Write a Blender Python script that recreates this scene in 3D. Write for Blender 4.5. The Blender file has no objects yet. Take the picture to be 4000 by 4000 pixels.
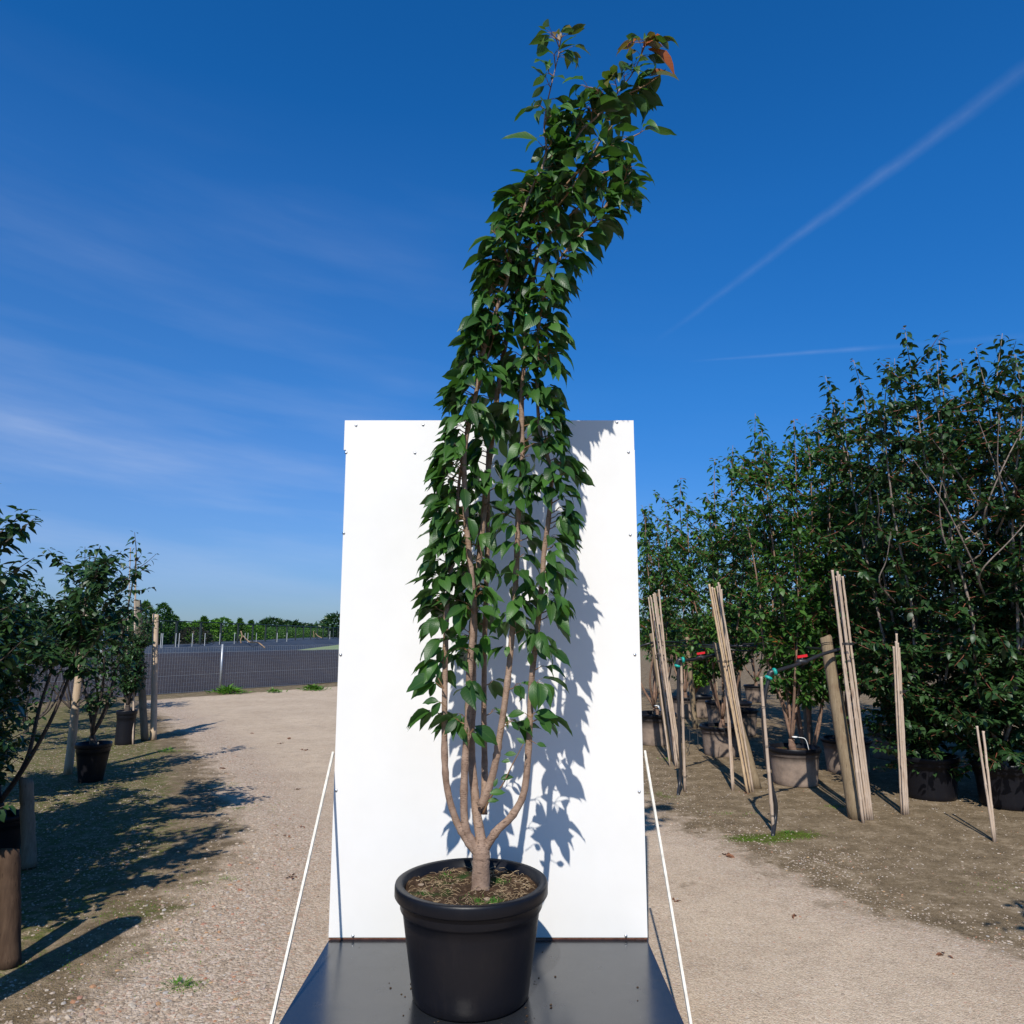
import bpy, math, random
import numpy as np
from mathutils import Vector, Matrix, noise as mnoise

R = math.radians
rng = np.random.default_rng(7)
random.seed(7)
scene = bpy.context.scene
COL = scene.collection

# ------------------------------------------------------------------ camera, sky, sun, exposure
EYE = 1.65
FPX = 2930.0            # focal length for a 4000 px wide picture
PITCH = R(9.1)
cam_d = bpy.data.cameras.new('camera')
cam_d.sensor_width = 36.0
cam_d.lens = 36.0 * FPX / 4000.0
cam_d.clip_start = 0.05
cam_d.clip_end = 3000.0
cam = bpy.data.objects.new('camera', cam_d)
COL.objects.link(cam)
cam.location = (0, 0, EYE)
cam.rotation_euler = (R(90) + PITCH, 0, 0)
scene.camera = cam

SUN_EL, SUN_AZ = R(45), R(10)      # sun behind the camera, 10 degrees to its left
to_sun = Vector((-math.sin(SUN_AZ) * math.cos(SUN_EL), -math.cos(SUN_AZ) * math.cos(SUN_EL), math.sin(SUN_EL)))
sun_d = bpy.data.lights.new('sun', 'SUN')
sun_d.energy = 5.0
sun_d.angle = R(0.5)
sun_d.color = (1.0, 0.95, 0.87)
sun = bpy.data.objects.new('sun', sun_d)
COL.objects.link(sun)
sun.rotation_euler = to_sun.to_track_quat('Z', 'Y').to_euler()
sun.location = to_sun * 30

scene.view_settings.view_transform = 'Standard'
scene.view_settings.look = 'None'
scene.view_settings.exposure = 0.0
scene.view_settings.gamma = 1.0
scene.view_settings.use_curve_mapping = False
scene.cycles.max_bounces = 6
scene.cycles.transparent_max_bounces = 8
scene.cycles.use_denoising = True
scene.cycles.caustics_reflective = False
scene.cycles.caustics_refractive = False


def pdir(px, py):
    """world direction through a point of the 4000 px picture"""
    r = (px - 2000.0) / FPX
    u = -(py - 2000.0) / FPX
    return Vector((r, math.cos(PITCH) - u * math.sin(PITCH), u * math.cos(PITCH) + math.sin(PITCH)))


def at(px, py, Y):
    d = pdir(px, py)
    k = Y / d.y
    return Vector((d.x * k, Y, EYE + d.z * k))


def gp(px, py, z=0.0):
    d = pdir(px, py)
    k = (z - EYE) / d.z
    return Vector((d.x * k, d.y * k, z))


# ------------------------------------------------------------------ node helpers
class NT:
    def __init__(self, tree):
        self.t = tree

    def n(self, typ, **kw):
        nd = self.t.nodes.new(typ)
        for k, v in kw.items():
            if k.startswith('i_'):
                nd.inputs[k[2:].replace('_', ' ')].default_value = v
            else:
                setattr(nd, k, v)
        return nd

    def l(self, a, b):
        self.t.links.new(a, b)

    def math(self, op, a, b=None, c=None, clamp=False):
        nd = self.n('ShaderNodeMath', operation=op, use_clamp=clamp)
        for i, v in enumerate((a, b, c)):
            if v is None:
                continue
            if isinstance(v, (int, float)):
                nd.inputs[i].default_value = v
            else:
                self.l(v, nd.inputs[i])
        return nd.outputs[0]

    def vmath(self, op, a, b=None):
        nd = self.n('ShaderNodeVectorMath', operation=op)
        for i, v in enumerate((a, b)):
            if v is None:
                continue
            if isinstance(v, (tuple, list, Vector)):
                nd.inputs[i].default_value = tuple(v)
            else:
                self.l(v, nd.inputs[i])
        return nd

    def mix(self, f, a, b, blend='MIX'):
        nd = self.n('ShaderNodeMix', data_type='RGBA', blend_type=blend)
        for s, v in ((nd.inputs[0], f), (nd.inputs[6], a), (nd.inputs[7], b)):
            if isinstance(v, (int, float)):
                s.default_value = v
            elif isinstance(v, (tuple, list)):
                s.default_value = tuple(v) + ((1,) if len(v) == 3 else ())
            else:
                self.l(v, s)
        return nd.outputs[2]

    def noise(self, vec, scale, detail=4, rough=0.55, out=0):
        nd = self.n('ShaderNodeTexNoise')
        nd.inputs['Scale'].default_value = scale
        nd.inputs['Detail'].default_value = detail
        nd.inputs['Roughness'].default_value = rough
        if vec is not None:
            self.l(vec, nd.inputs['Vector'])
        return nd.outputs[out]

    def ramp(self, fac, stops, interp='LINEAR'):
        nd = self.n('ShaderNodeValToRGB')
        cr = nd.color_ramp
        cr.interpolation = interp
        while len(cr.elements) < len(stops):
            cr.elements.new(0.5)
        for e, (p, c) in zip(cr.elements, stops):
            e.position = p
            if isinstance(c, (int, float)):
                c = (c, c, c)
            e.color = tuple(c) + (1,)
        self.l(fac, nd.inputs[0])
        return nd.outputs[0]

    def bump(self, h, strength, dist, normal=None):
        nd = self.n('ShaderNodeBump')
        nd.inputs['Strength'].default_value = strength
        nd.inputs['Distance'].default_value = dist
        self.l(h, nd.inputs['Height'])
        if normal is not None:
            self.l(normal, nd.inputs['Normal'])
        return nd.outputs[0]


def new_mat(name):
    m = bpy.data.materials.new(name)
    m.use_nodes = True
    nt = NT(m.node_tree)
    bs = m.node_tree.nodes['Principled BSDF']
    return m, nt, bs


def setv(nt, bs, **kw):
    for k, v in kw.items():
        s = bs.inputs[k.replace('_', ' ')]
        if hasattr(v, 'is_output') or isinstance(v, bpy.types.NodeSocket):
            nt.l(v, s)
        elif isinstance(v, (tuple, list)) and len(v) == 3:
            s.default_value = tuple(v) + (1,)
        else:
            s.default_value = v


# ------------------------------------------------------------------ world
def build_world():
    w = bpy.data.worlds.new('World')
    scene.world = w
    w.use_nodes = True
    t = w.node_tree
    nt = NT(t)
    bg = t.nodes['Background']
    sky = nt.n('ShaderNodeTexSky', sky_type='NISHITA', sun_disc=False)
    sky.sun_elevation = SUN_EL
    sky.sun_rotation = R(180) + SUN_AZ
    sky.altitude = 10
    sky.air_density = 1.0
    sky.dust_density = 0.4
    sky.ozone_density = 2.6
    tc = nt.n('ShaderNodeTexCoord')
    d = nt.vmath('NORMALIZE', tc.outputs['Generated']).outputs[0]
    sep = nt.n('ShaderNodeSeparateXYZ')
    nt.l(d, sep.inputs[0])
    # the polarised, clear deep blue of the visible sky
    sat = nt.n('ShaderNodeHueSaturation')
    sat.inputs['Hue'].default_value = SKY_HUE
    sat.inputs['Saturation'].default_value = SKY_SAT
    sat.inputs['Value'].default_value = 1.0
    nt.l(sky.outputs[0], sat.inputs['Color'])
    grade = nt.ramp(sep.outputs[2], [(0.0, (0.47, 0.50, 0.72)), (0.05, (0.46, 0.50, 0.76)), (0.31, (0.40, 0.78, 1.0)), (0.50, (0.34, 0.90, 1.14)), (0.69, (0.27, 0.90, 1.12)), (0.78, (0.32, 0.72, 0.82)), (1.0, (0.40, 0.55, 0.58))])  # stops above the frame greyed to take blue fill out of the shadows
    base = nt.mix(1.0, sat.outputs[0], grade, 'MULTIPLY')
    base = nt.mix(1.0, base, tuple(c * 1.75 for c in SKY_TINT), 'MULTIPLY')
    # cirrus: long veils in azimuth / elevation space, lower left part of the sky
    az = nt.math('ARCTAN2', sep.outputs[0], sep.outputs[1])
    comb = nt.n('ShaderNodeCombineXYZ')
    nt.l(nt.math('MULTIPLY', az, 1.3), comb.inputs[0])
    el2 = nt.math('ADD', sep.outputs[2], nt.math('MULTIPLY', az, 0.10))
    nt.l(nt.math('MULTIPLY', el2, 9.0), comb.inputs[1])
    n1 = nt.noise(comb.outputs[0], 1.7, 5, 0.5)
    n1 = nt.ramp(n1, [(0.42, 0.0), (0.72, 1.0)])
    n2 = nt.noise(comb.outputs[0], 5.5, 6, 0.6)
    n2 = nt.ramp(n2, [(0.3, 0.45), (0.75, 1.0)])
    elm = nt.ramp(sep.outputs[2], [(0.0, 0.3), (0.09, 0.8), (0.15, 1.0), (0.22, 0.85), (0.30, 0.36), (0.45, 0.22), (0.60, 0.0)])
    azm = nt.ramp(nt.math('ADD', nt.math('MULTIPLY', az, 0.6), 0.6), [(0.20, 1.0), (0.50, 0.7), (0.62, 0.12), (0.9, 0.0)])
    cl = nt.math('MULTIPLY', nt.math('MULTIPLY', n1, n2), nt.math('MULTIPLY', elm, azm))
    cl = nt.math('ADD', nt.math('MULTIPLY', cl, 0.46), nt.math('MULTIPLY', nt.math('MULTIPLY', elm, azm), 0.13))

    def trail(p1, p2, width, strength, lo, hi):
        a = pdir(*p1).normalized()
        b = pdir(*p2).normalized()
        nrm = a.cross(b).normalized()
        along = (b - a).normalized()
        wob = nt.noise(d, 9.0, 4, 0.6)
        wob = nt.math('MULTIPLY', nt.math('SUBTRACT', wob, 0.5), width * 1.1)
        dist = nt.math('ABSOLUTE', nt.math('ADD', nt.vmath('DOT_PRODUCT', d, tuple(nrm)).outputs['Value'], wob))
        s = nt.vmath('DOT_PRODUCT', d, tuple(along)).outputs['Value']
        s0, s1 = a.dot(along), b.dot(along)
        s = nt.math('DIVIDE', nt.math('SUBTRACT', s, s0), s1 - s0)
        wd = nt.math('MULTIPLY', nt.math('ADD', nt.math('MULTIPLY', s, 0.8), 0.55), width)
        m = nt.math('SUBTRACT', 1.0, nt.math('DIVIDE', dist, wd), clamp=True)
        m = nt.math('SMOOTH_MIN', m, 1.0, 0.2)
        m = nt.math('POWER', m, 1.3)
        f = nt.ramp(s, [(0.0, 0.0), (0.12, lo), (0.5, hi), (0.85, hi), (1.0, lo)])
        patch = nt.ramp(nt.noise(d, 26.0, 5, 0.65), [(0.3, 0.45), (0.65, 1.0)])
        return nt.math('MULTIPLY', nt.math('MULTIPLY', m, f), nt.math('MULTIPLY', patch, strength))
    tr1 = trail((2560, 1335), (4060, 230), 0.0090, 0.10, 0.45, 1.0)
    tr2 = trail((2680, 1412), (3460, 1355), 0.0035, 0.11, 0.3, 1.0)
    cl = nt.math('ADD', cl, nt.math('ADD', tr1, tr2), clamp=True)
    hz = nt.ramp(sep.outputs[2], [(0.0, 0.15), (0.07, 0.06), (0.2, 0.0)])
    col = nt.mix(hz, base, (5.2, 7.4, 9.6))
    col = nt.mix(cl, col, (7.6, 8.8, 11.4))
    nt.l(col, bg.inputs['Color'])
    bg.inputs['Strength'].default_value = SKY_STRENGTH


SKY_HUE, SKY_SAT, SKY_TINT, SKY_STRENGTH = 0.5, 1.25, (0.62, 0.86, 1.0), 0.075
build_world()


# ------------------------------------------------------------------ object helpers
ORIG = {}


def tag(o, label=None, cat=None, group=None, kind=None):
    if label:
        o['label'] = label
    if cat:
        o['category'] = cat
    if group:
        o['group'] = group
    if kind:
        o['kind'] = kind
    return o


def thing(name, label, cat, loc=(0, 0, 0), group=None):
    o = bpy.data.objects.new(name, None)
    o.empty_display_size = 0.1
    COL.objects.link(o)
    o.location = loc
    ORIG[o.name] = Vector(loc)
    return tag(o, label, cat, group)


def mesh_obj(name, V, F, mat, parent=None, smooth=True, attrs=None, uv=None, loc=None):
    """V in world coordinates; origin is the parent's base (or loc)"""
    V = np.asarray(V, dtype=np.float64)
    org = ORIG[parent.name] if parent is not None else Vector(loc if loc is not None else (0, 0, 0))
    V = V - np.array(org)[None, :]
    me = bpy.data.meshes.new(name)
    if isinstance(F, tuple):         # (loop vertex array, loop starts, loop totals)
        lv, ls, lt = F
    else:
        lt = np.array([len(f) for f in F], dtype=np.int32)
        lv = np.array([i for f in F for i in f], dtype=np.int32)
        ls = np.concatenate(([0], np.cumsum(lt)[:-1])).astype(np.int32)
    me.vertices.add(len(V))
    me.vertices.foreach_set('co', V.astype(np.float32).ravel())
    me.loops.add(len(lv))
    me.loops.foreach_set('vertex_index', lv.astype(np.int32))
    me.polygons.add(len(ls))
    me.polygons.foreach_set('loop_start', ls.astype(np.int32))
    me.polygons.foreach_set('loop_total', lt.astype(np.int32))
    me.polygons.foreach_set('use_smooth', np.full(len(ls), bool(smooth)))
    if attrs:
        for k, a in attrs.items():
            at_ = me.attributes.new(k, 'FLOAT', 'POINT')
            at_.data.foreach_set('value', np.asarray(a, dtype=np.float32))
    if uv is not None:
        ul = me.uv_layers.new(name='UVMap')
        ul.data.foreach_set('uv', np.asarray(uv, dtype=np.float32)[lv].ravel())
    me.update(calc_edges=True)
    me.materials.append(mat)
    o = bpy.data.objects.new(name, me)
    COL.objects.link(o)
    if parent is not None:
        o.parent = parent
    else:
        o.location = org
    ORIG[o.name] = org
    return o


class MB:
    def __init__(self):
        self.V, self.F = [], []

    def add(self, V, F):
        b = len(self.V)
        self.V.extend([tuple(v) for v in V])
        self.F.extend([tuple(i + b for i in f) for f in F])

    def box(self, c, s, rot=None):
        hx, hy, hz = s[0] / 2, s[1] / 2, s[2] / 2
        P = [Vector((x, y, z)) for x in (-hx, hx) for y in (-hy, hy) for z in (-hz, hz)]
        if rot is not None:
            P = [rot @ p for p in P]
        P = [p + Vector(c) for p in P]
        self.add(P, [(0, 1, 3, 2), (4, 6, 7, 5), (0, 4, 5, 1), (2, 3, 7, 6), (0, 2, 6, 4), (1, 5, 7, 3)])

    def bar(self, a, b, w, h, up=(0, 0, 1)):
        """rectangular bar from a to b"""
        a, b = Vector(a), Vector(b)
        z = (b - a).normalized()
        x = z.cross(Vector(up))
        if x.length < 1e-3:
            x = z.cross(Vector((0, 1, 0)))
        x.normalize()
        y = z.cross(x).normalized()
        P = []
        for e in (a, b):
            for sx, sy in ((-1, -1), (1, -1), (1, 1), (-1, 1)):
                P.append(e + x * sx * w / 2 + y * sy * h / 2)
        self.add(P, [(0, 3, 2, 1), (4, 5, 6, 7), (0, 1, 5, 4), (1, 2, 6, 5), (2, 3, 7, 6), (3, 0, 4, 7)])

    def tube(self, pts, rad, n=8, cap=True, jit=0.0):
        pts = [Vector(p) for p in pts]
        if isinstance(rad, (int, float)):
            rad = [rad] * len(pts)
        m = len(pts)
        ref = None
        V = []
        for i, p in enumerate(pts):
            t = (pts[min(i + 1, m - 1)] - pts[max(i - 1, 0)])
            if t.length < 1e-9:
                t = Vector((0, 0, 1))
            t.normalize()
            if ref is None:
                ref = t.cross(Vector((0.31, 0.95, 0.1)))
                if ref.length < 1e-3:
                    ref = t.cross(Vector((1, 0, 0)))
            ref = (ref - t * ref.dot(t)).normalized()
            bi = t.cross(ref)
            for k in range(n):
                a = 2 * math.pi * k / n
                rr = rad[i] * (1 + (random.uniform(-jit, jit) if jit else 0))
                V.append(p + (ref * math.cos(a) + bi * math.sin(a)) * rr)
        F = []
        for i in range(m - 1):
            for k in range(n):
                k2 = (k + 1) % n
                F.append((i * n + k, i * n + k2, (i + 1) * n + k2, (i + 1) * n + k))
        if cap:
            F.append(tuple(reversed(range(n))))
            F.append(tuple(range((m - 1) * n, m * n)))
        self.add(V, F)

    def lathe(self, prof, c, n=48, wob=0.0):
        V = []
        for r, z in prof:
            for k in range(n):
                a = 2 * math.pi * k / n
                V.append((c[0] + math.cos(a) * r, c[1] + math.sin(a) * r, c[2] + z))
        F = []
        for i in range(len(prof) - 1):
            for k in range(n):
                k2 = (k + 1) % n
                F.append((i * n + k, i * n + k2, (i + 1) * n + k2, (i + 1) * n + k))
        self.add(V, F)

    def build(self, name, mat, parent=None, smooth=True, **kw):
        return mesh_obj(name, self.V, self.F, mat, parent, smooth, **kw)


def smooth_path(pts, k=5):
    """Catmull-Rom"""
    pts = [Vector(p) for p in pts]
    if len(pts) < 3:
        return [pts[0].lerp(pts[-1], i / k) for i in range(k + 1)]
    P = [pts[0] * 2 - pts[1]] + pts + [pts[-1] * 2 - pts[-2]]
    out = []
    for i in range(1, len(P) - 2):
        a, b, c, d = P[i - 1], P[i], P[i + 1], P[i + 2]
        for j in range(k):
            t = j / k
            out.append(0.5 * ((2 * b) + (c - a) * t + (2 * a - 5 * b + 4 * c - d) * t * t + (3 * b - a - 3 * c + d) * t ** 3))
    out.append(pts[-1])
    return out


def gz(x, y):
    """height of the ground"""
    v = 0.018 * mnoise.noise(Vector((x * 0.55, y * 0.55, 1.3))) + 0.007 * mnoise.noise(Vector((x * 2.1, y * 2.1, 7.7)))
    return v


# ------------------------------------------------------------------ materials
def leaf_mat(name, lo, hi, back, red=(0.36, 0.075, 0.018), rough=0.44, trans=0.26, vein=True):
    m, nt, bs = new_mat(name)
    a = nt.n('ShaderNodeAttribute', attribute_name='rnd')
    rd = nt.n('ShaderNodeAttribute', attribute_name='red')
    col = nt.mix(a.outputs['Fac'], lo, hi)
    if vein:
        uv = nt.n('ShaderNodeUVMap')
        sp = nt.n('ShaderNodeSeparateXYZ')
        nt.l(uv.outputs[0], sp.inputs[0])
        ax = nt.math('ABSOLUTE', nt.math('SUBTRACT', sp.outputs[0], 0.5))
        ph = nt.math('SUBTRACT', sp.outputs[1], nt.math('MULTIPLY', ax, 0.55))
        rib = nt.math('ABSOLUTE', nt.math('SINE', nt.math('MULTIPLY', ph, 31.0)))
        ribm = nt.ramp(rib, [(0.0, 1.0), (0.22, 0.0)])
        mid = nt.ramp(ax, [(0.0, 1.0), (0.045, 0.0)])
        vm = nt.math('MAXIMUM', nt.math('MULTIPLY', ribm, 0.45), mid)
        col = nt.mix(nt.math('MULTIPLY', vm, 0.28), col, (0.12, 0.20, 0.05))
        h = nt.math('SUBTRACT', rib, nt.math('MULTIPLY', mid, 1.2))
        nt.l(nt.bump(h, 0.16, 0.002), bs.inputs['Normal'])
    col = nt.mix(rd.outputs['Fac'], col, red)
    g = nt.n('ShaderNodeNewGeometry')
    col = nt.mix(g.outputs['Backfacing'], col, nt.mix(0.6, col, back))
    setv(nt, bs, Base_Color=col, Roughness=rough, Specular_IOR_Level=0.42)
    tr = nt.n('ShaderNodeBsdfTranslucent')
    tcol = nt.mix(1.0, col, (1.5, 2.0, 0.6), 'MULTIPLY')
    nt.l(tcol, tr.inputs['Color'])
    mx = nt.n('ShaderNodeMixShader')
    mx.inputs[0].default_value = trans
    nt.l(bs.outputs[0], mx.inputs[1])
    nt.l(tr.outputs[0], mx.inputs[2])
    nt.l(mx.outputs[0], m.node_tree.nodes['Material Output'].inputs['Surface'])
    return m


def bark_mat(name, c1, c2, dark, scale=30, lent=True, rough=0.75):
    m, nt, bs = new_mat(name)
    tc = nt.n('ShaderNodeTexCoord')
    o = tc.outputs['Object']
    n1 = nt.noise(o, scale, 5, 0.6)
    col = nt.mix(nt.ramp(n1, [(0.3, 0), (0.7, 1)]), c1, c2)
    mp = nt.n('ShaderNodeMapping')
    mp.inputs['Scale'].default_value = (1, 1, 3.2)
    nt.l(o, mp.inputs[0])
    n2 = nt.noise(mp.outputs[0], scale * 3, 3, 0.6)
    d = nt.ramp(n2, [(0.60, 0), (0.70, 1)])
    col = nt.mix(nt.math('MULTIPLY', d, 0.75 if lent else 0.3), col, dark)
    setv(nt, bs, Base_Color=col, Roughness=rough, Specular_IOR_Level=0.35)
    hh = nt.math('SUBTRACT', nt.noise(mp.outputs[0], scale * 4, 4), nt.math('MULTIPLY', d, 0.5))
    nt.l(nt.bump(hh, 0.9, 0.004), bs.inputs['Normal'])
    return m


def wood_mat(name, c1, c2, stain, scale=6, stainamt=0.5):
    m, nt, bs = new_mat(name)
    tc = nt.n('ShaderNodeTexCoord')
    mp = nt.n('ShaderNodeMapping')
    mp.inputs['Scale'].default_value = (9, 9, 0.8)
    nt.l(tc.outputs['Object'], mp.inputs[0])
    n1 = nt.noise(mp.outputs[0], scale, 5, 0.65)
    col = nt.mix(nt.ramp(n1, [(0.3, 0), (0.7, 1)]), c1, c2)
    n2 = nt.noise(tc.outputs['Object'], 5, 4, 0.6)
    col = nt.mix(nt.math('MULTIPLY', nt.ramp(n2, [(0.5, 0), (0.68, 1)]), stainamt), col, stain)
    kn = nt.n('ShaderNodeTexVoronoi')
    kn.inputs['Scale'].default_value = 1.0
    mk = nt.n('ShaderNodeMapping')
    mk.inputs['Scale'].default_value = (7, 7, 3.2)
    nt.l(tc.outputs['Object'], mk.inputs[0])
    nt.l(mk.outputs[0], kn.inputs['Vector'])
    kd = nt.ramp(kn.outputs['Distance'], [(0.08, 1), (0.16, 0)])
    col = nt.mix(nt.math('MULTIPLY', kd, 0.7), col, stain)
    cr = nt.ramp(nt.noise(mp.outputs[0], scale * 2.3, 3, 0.5), [(0.66, 0), (0.70, 1)])
    col = nt.mix(nt.math('MULTIPLY', cr, 0.7), col, tuple(c * 0.3 for c in stain))
    oi = nt.n('ShaderNodeObjectInfo')
    col = nt.mix(nt.math('MULTIPLY', oi.outputs['Random'], 0.45), col, nt.mix(0.55, col, tuple(c * 0.5 for c in c1)))
    setv(nt, bs, Base_Color=col, Roughness=0.85, Specular_IOR_Level=0.2)
    nt.l(nt.bump(n1, 0.6, 0.004), bs.inputs['Normal'])
    return m


def plain(name, c, rough=0.5, metal=0.0, var=0.0, scale=20, spec=0.5):
    m, nt, bs = new_mat(name)
    tc = nt.n('ShaderNodeTexCoord')
    n1 = nt.noise(tc.outputs['Object'], scale, 5, 0.6)
    col = nt.mix(nt.ramp(n1, [(0.3, 0), (0.7, 1)]), tuple(x * (1 - var) for x in c), tuple(min(1, x * (1 + var)) for x in c))
    setv(nt, bs, Base_Color=col, Roughness=rough, Metallic=metal, Specular_IOR_Level=spec)
    return m


M = {}
M['leaf'] = leaf_mat('cherry_leaf', (0.016, 0.055, 0.011), (0.058, 0.150, 0.024), (0.07, 0.12, 0.05))
M['leaf_bg'] = leaf_mat('nursery_leaf', (0.022, 0.068, 0.013), (0.075, 0.17, 0.028), (0.07, 0.13, 0.05), vein=False)
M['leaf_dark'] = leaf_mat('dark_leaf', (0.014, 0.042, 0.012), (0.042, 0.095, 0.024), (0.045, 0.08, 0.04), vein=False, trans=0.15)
M['leaf_light'] = leaf_mat('light_leaf', (0.07, 0.17, 0.015), (0.13, 0.26, 0.03), (0.10, 0.17, 0.06), vein=False, trans=0.3)
M['leaf_far'] = leaf_mat('far_leaf', (0.04, 0.105, 0.015), (0.085, 0.18, 0.022), (0.07, 0.12, 0.04), vein=False)
M['bark'] = bark_mat('cherry_bark', (0.19, 0.120, 0.082), (0.38, 0.262, 0.19), (0.05, 0.026, 0.018), 22)
M['bark_bg'] = bark_mat('nursery_bark', (0.16, 0.09, 0.06), (0.30, 0.19, 0.13), (0.05, 0.03, 0.02), 16, False)
M['bark_dark'] = bark_mat('dark_bark', (0.05, 0.038, 0.03), (0.11, 0.085, 0.068), (0.02, 0.015, 0.012), 14, False)
M['bark_pale'] = bark_mat('pale_bark', (0.26, 0.21, 0.18), (0.46, 0.38, 0.33), (0.10, 0.08, 0.06), 12, True)
M['bark_grey'] = bark_mat('grey_bark', (0.14, 0.11, 0.09), (0.34, 0.27, 0.22), (0.05, 0.04, 0.03), 10, True)
M['twig'] = plain('twig', (0.22, 0.12, 0.055), 0.6, var=0.3)
M['twig_red'] = plain('red_twig', (0.20, 0.07, 0.04), 0.5, var=0.3)
M['post'] = wood_mat('weathered_post', (0.20, 0.145, 0.085), (0.31, 0.235, 0.15), (0.15, 0.08, 0.045))
M['post_grey'] = wood_mat('grey_post', (0.17, 0.145, 0.105), (0.28, 0.24, 0.18), (0.10, 0.08, 0.055))
M['post_pale'] = wood_mat('peeled_stake', (0.50, 0.37, 0.25), (0.62, 0.48, 0.34), (0.33, 0.17, 0.09), stainamt=0.25)
M['post_brown'] = wood_mat('brown_post', (0.055, 0.032, 0.02), (0.11, 0.068, 0.042), (0.03, 0.018, 0.012))  # brown wood, darkened in colour to stand in for the shade on it
M['leaf_moss'] = leaf_mat('moss_green', (0.09, 0.17, 0.008), (0.20, 0.32, 0.015), (0.1, 0.2, 0.02), vein=False, rough=0.7)
M['leaf_purple'] = leaf_mat('purple_leaf', (0.018, 0.020, 0.014), (0.040, 0.036, 0.024), (0.05, 0.04, 0.03), vein=False)
M['rope'] = plain('brown_rope', (0.30, 0.20, 0.12), 0.8, var=0.3)
M['cane'] = wood_mat('bamboo', (0.42, 0.31, 0.22), (0.58, 0.46, 0.36), (0.25, 0.16, 0.11), stainamt=0.35)
M['cane_yellow'] = wood_mat('yellow_bamboo', (0.46, 0.31, 0.17), (0.56, 0.42, 0.27), (0.3, 0.18, 0.09), stainamt=0.35)
M['hose'] = plain('black_hose', (0.018, 0.018, 0.020), 0.42, var=0.2)
M['wire'] = plain('dark_wire', (0.02, 0.02, 0.022), 0.5)
M['teal'] = plain('teal_plastic', (0.012, 0.33, 0.26), 0.4)
M['redp'] = plain('red_plastic', (0.62, 0.012, 0.018), 0.4)
M['green_tie'] = plain('green_tie', (0.01, 0.30, 0.14), 0.5)
M['metal'] = plain('galvanised', (0.42, 0.44, 0.46), 0.45, 0.6, var=0.15)
M['screw'] = plain('screw_zinc', (0.55, 0.56, 0.58), 0.28, 1.0)
M['white_tag'] = plain('white_tag', (0.78, 0.78, 0.76), 0.5)
M['white_stake'] = plain('white_stake', (0.36, 0.38, 0.39), 0.6, var=0.1)
M['strut'] = plain('white_painted_strut', (0.62, 0.58, 0.50), 0.6, var=0.22, scale=25)
M['ply_edge'] = plain('plywood_edge', (0.20, 0.085, 0.05), 0.8, var=0.4, scale=60)
M['dry'] = plain('dry_leaf', (0.16, 0.065, 0.03), 0.8, var=0.5, scale=30)
M['black_fence'] = plain('black_fence', (0.012, 0.02, 0.018), 0.5)


def white_panel_mat():
    m, nt, bs = new_mat('white_laminate')
    tc = nt.n('ShaderNodeTexCoord')
    n = nt.noise(tc.outputs['Object'], 2.5, 5, 0.6)
    col = nt.mix(nt.ramp(n, [(0.35, 0), (0.65, 1)]), (0.755, 0.74, 0.705), (0.79, 0.775, 0.745))
    n2 = nt.noise(tc.outputs['Object'], 45, 3, 0.5)
    col = nt.mix(nt.math('MULTIPLY', nt.ramp(n2, [(0.74, 0), (0.80, 1)]), 0.3), col, (0.55, 0.52, 0.48))
    setv(nt, bs, Base_Color=col, Roughness=0.45, Specular_IOR_Level=0.3)
    return m


def black_ply_mat():
    m, nt, bs = new_mat('black_film_plywood')
    tc = nt.n('ShaderNodeTexCoord')
    o = tc.outputs['Object']
    n = nt.noise(o, 4, 5, 0.6)
    col = nt.mix(nt.ramp(n, [(0.35, 0), (0.7, 1)]), (0.014, 0.016, 0.020), (0.022, 0.024, 0.028))
    sp = nt.noise(o, 90, 2, 0.5)
    col = nt.mix(nt.math('MULTIPLY', nt.ramp(sp, [(0.74, 0), (0.78, 1)]), 0.35), col, (0.35, 0.33, 0.30))
    n3 = nt.noise(o, 9, 6, 0.7)
    rg = nt.ramp(n3, [(0.3, 0.19), (0.7, 0.29)])
    setv(nt, bs, Base_Color=col, Roughness=rg, Specular_IOR_Level=0.8)
    bs.inputs['IOR'].default_value = 1.6
    nt.l(nt.bump(nt.noise(o, 160, 2, 0.5), 0.08, 0.001), bs.inputs['Normal'])
    return m


def pot_mat(name, dust, base=(0.013, 0.014, 0.018), h=0.4, streak=0.10):
    m, nt, bs = new_mat(name)
    tc = nt.n('ShaderNodeTexCoord')
    o = tc.outputs['Object']
    sp = nt.n('ShaderNodeSeparateXYZ')
    nt.l(o, sp.inputs[0])
    n = nt.noise(o, 7, 6, 0.65)
    mp = nt.n('ShaderNodeMapping')
    mp.inputs['Scale'].default_value = (8, 8, 0.9)
    nt.l(o, mp.inputs[0])
    st = nt.noise(mp.outputs[0], 4, 5, 0.6)
    lowf = nt.ramp(nt.math('DIVIDE', sp.outputs[2], h), [(0.0, 1), (0.6, 0.85), (0.9, 0.1), (1.0, 0.0)])
    f = nt.math('MULTIPLY', nt.math('MULTIPLY', nt.ramp(n, [(0.25, 0.4), (0.6, 1)]), lowf), dust)
    f = nt.math('ADD', f, nt.math('MULTIPLY', nt.ramp(st, [(0.52, 0), (0.8, 1)]), streak), clamp=True)
    col = nt.mix(f, base, (0.34, 0.255, 0.195))
    setv(nt, bs, Base_Color=col, Roughness=nt.ramp(f, [(0, 0.40), (0.5, 0.8)]), Specular_IOR_Level=0.24)
    nt.l(nt.bump(nt.noise(o, 45, 4, 0.6), 0.2, 0.003), bs.inputs['Normal'])
    return m


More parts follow.
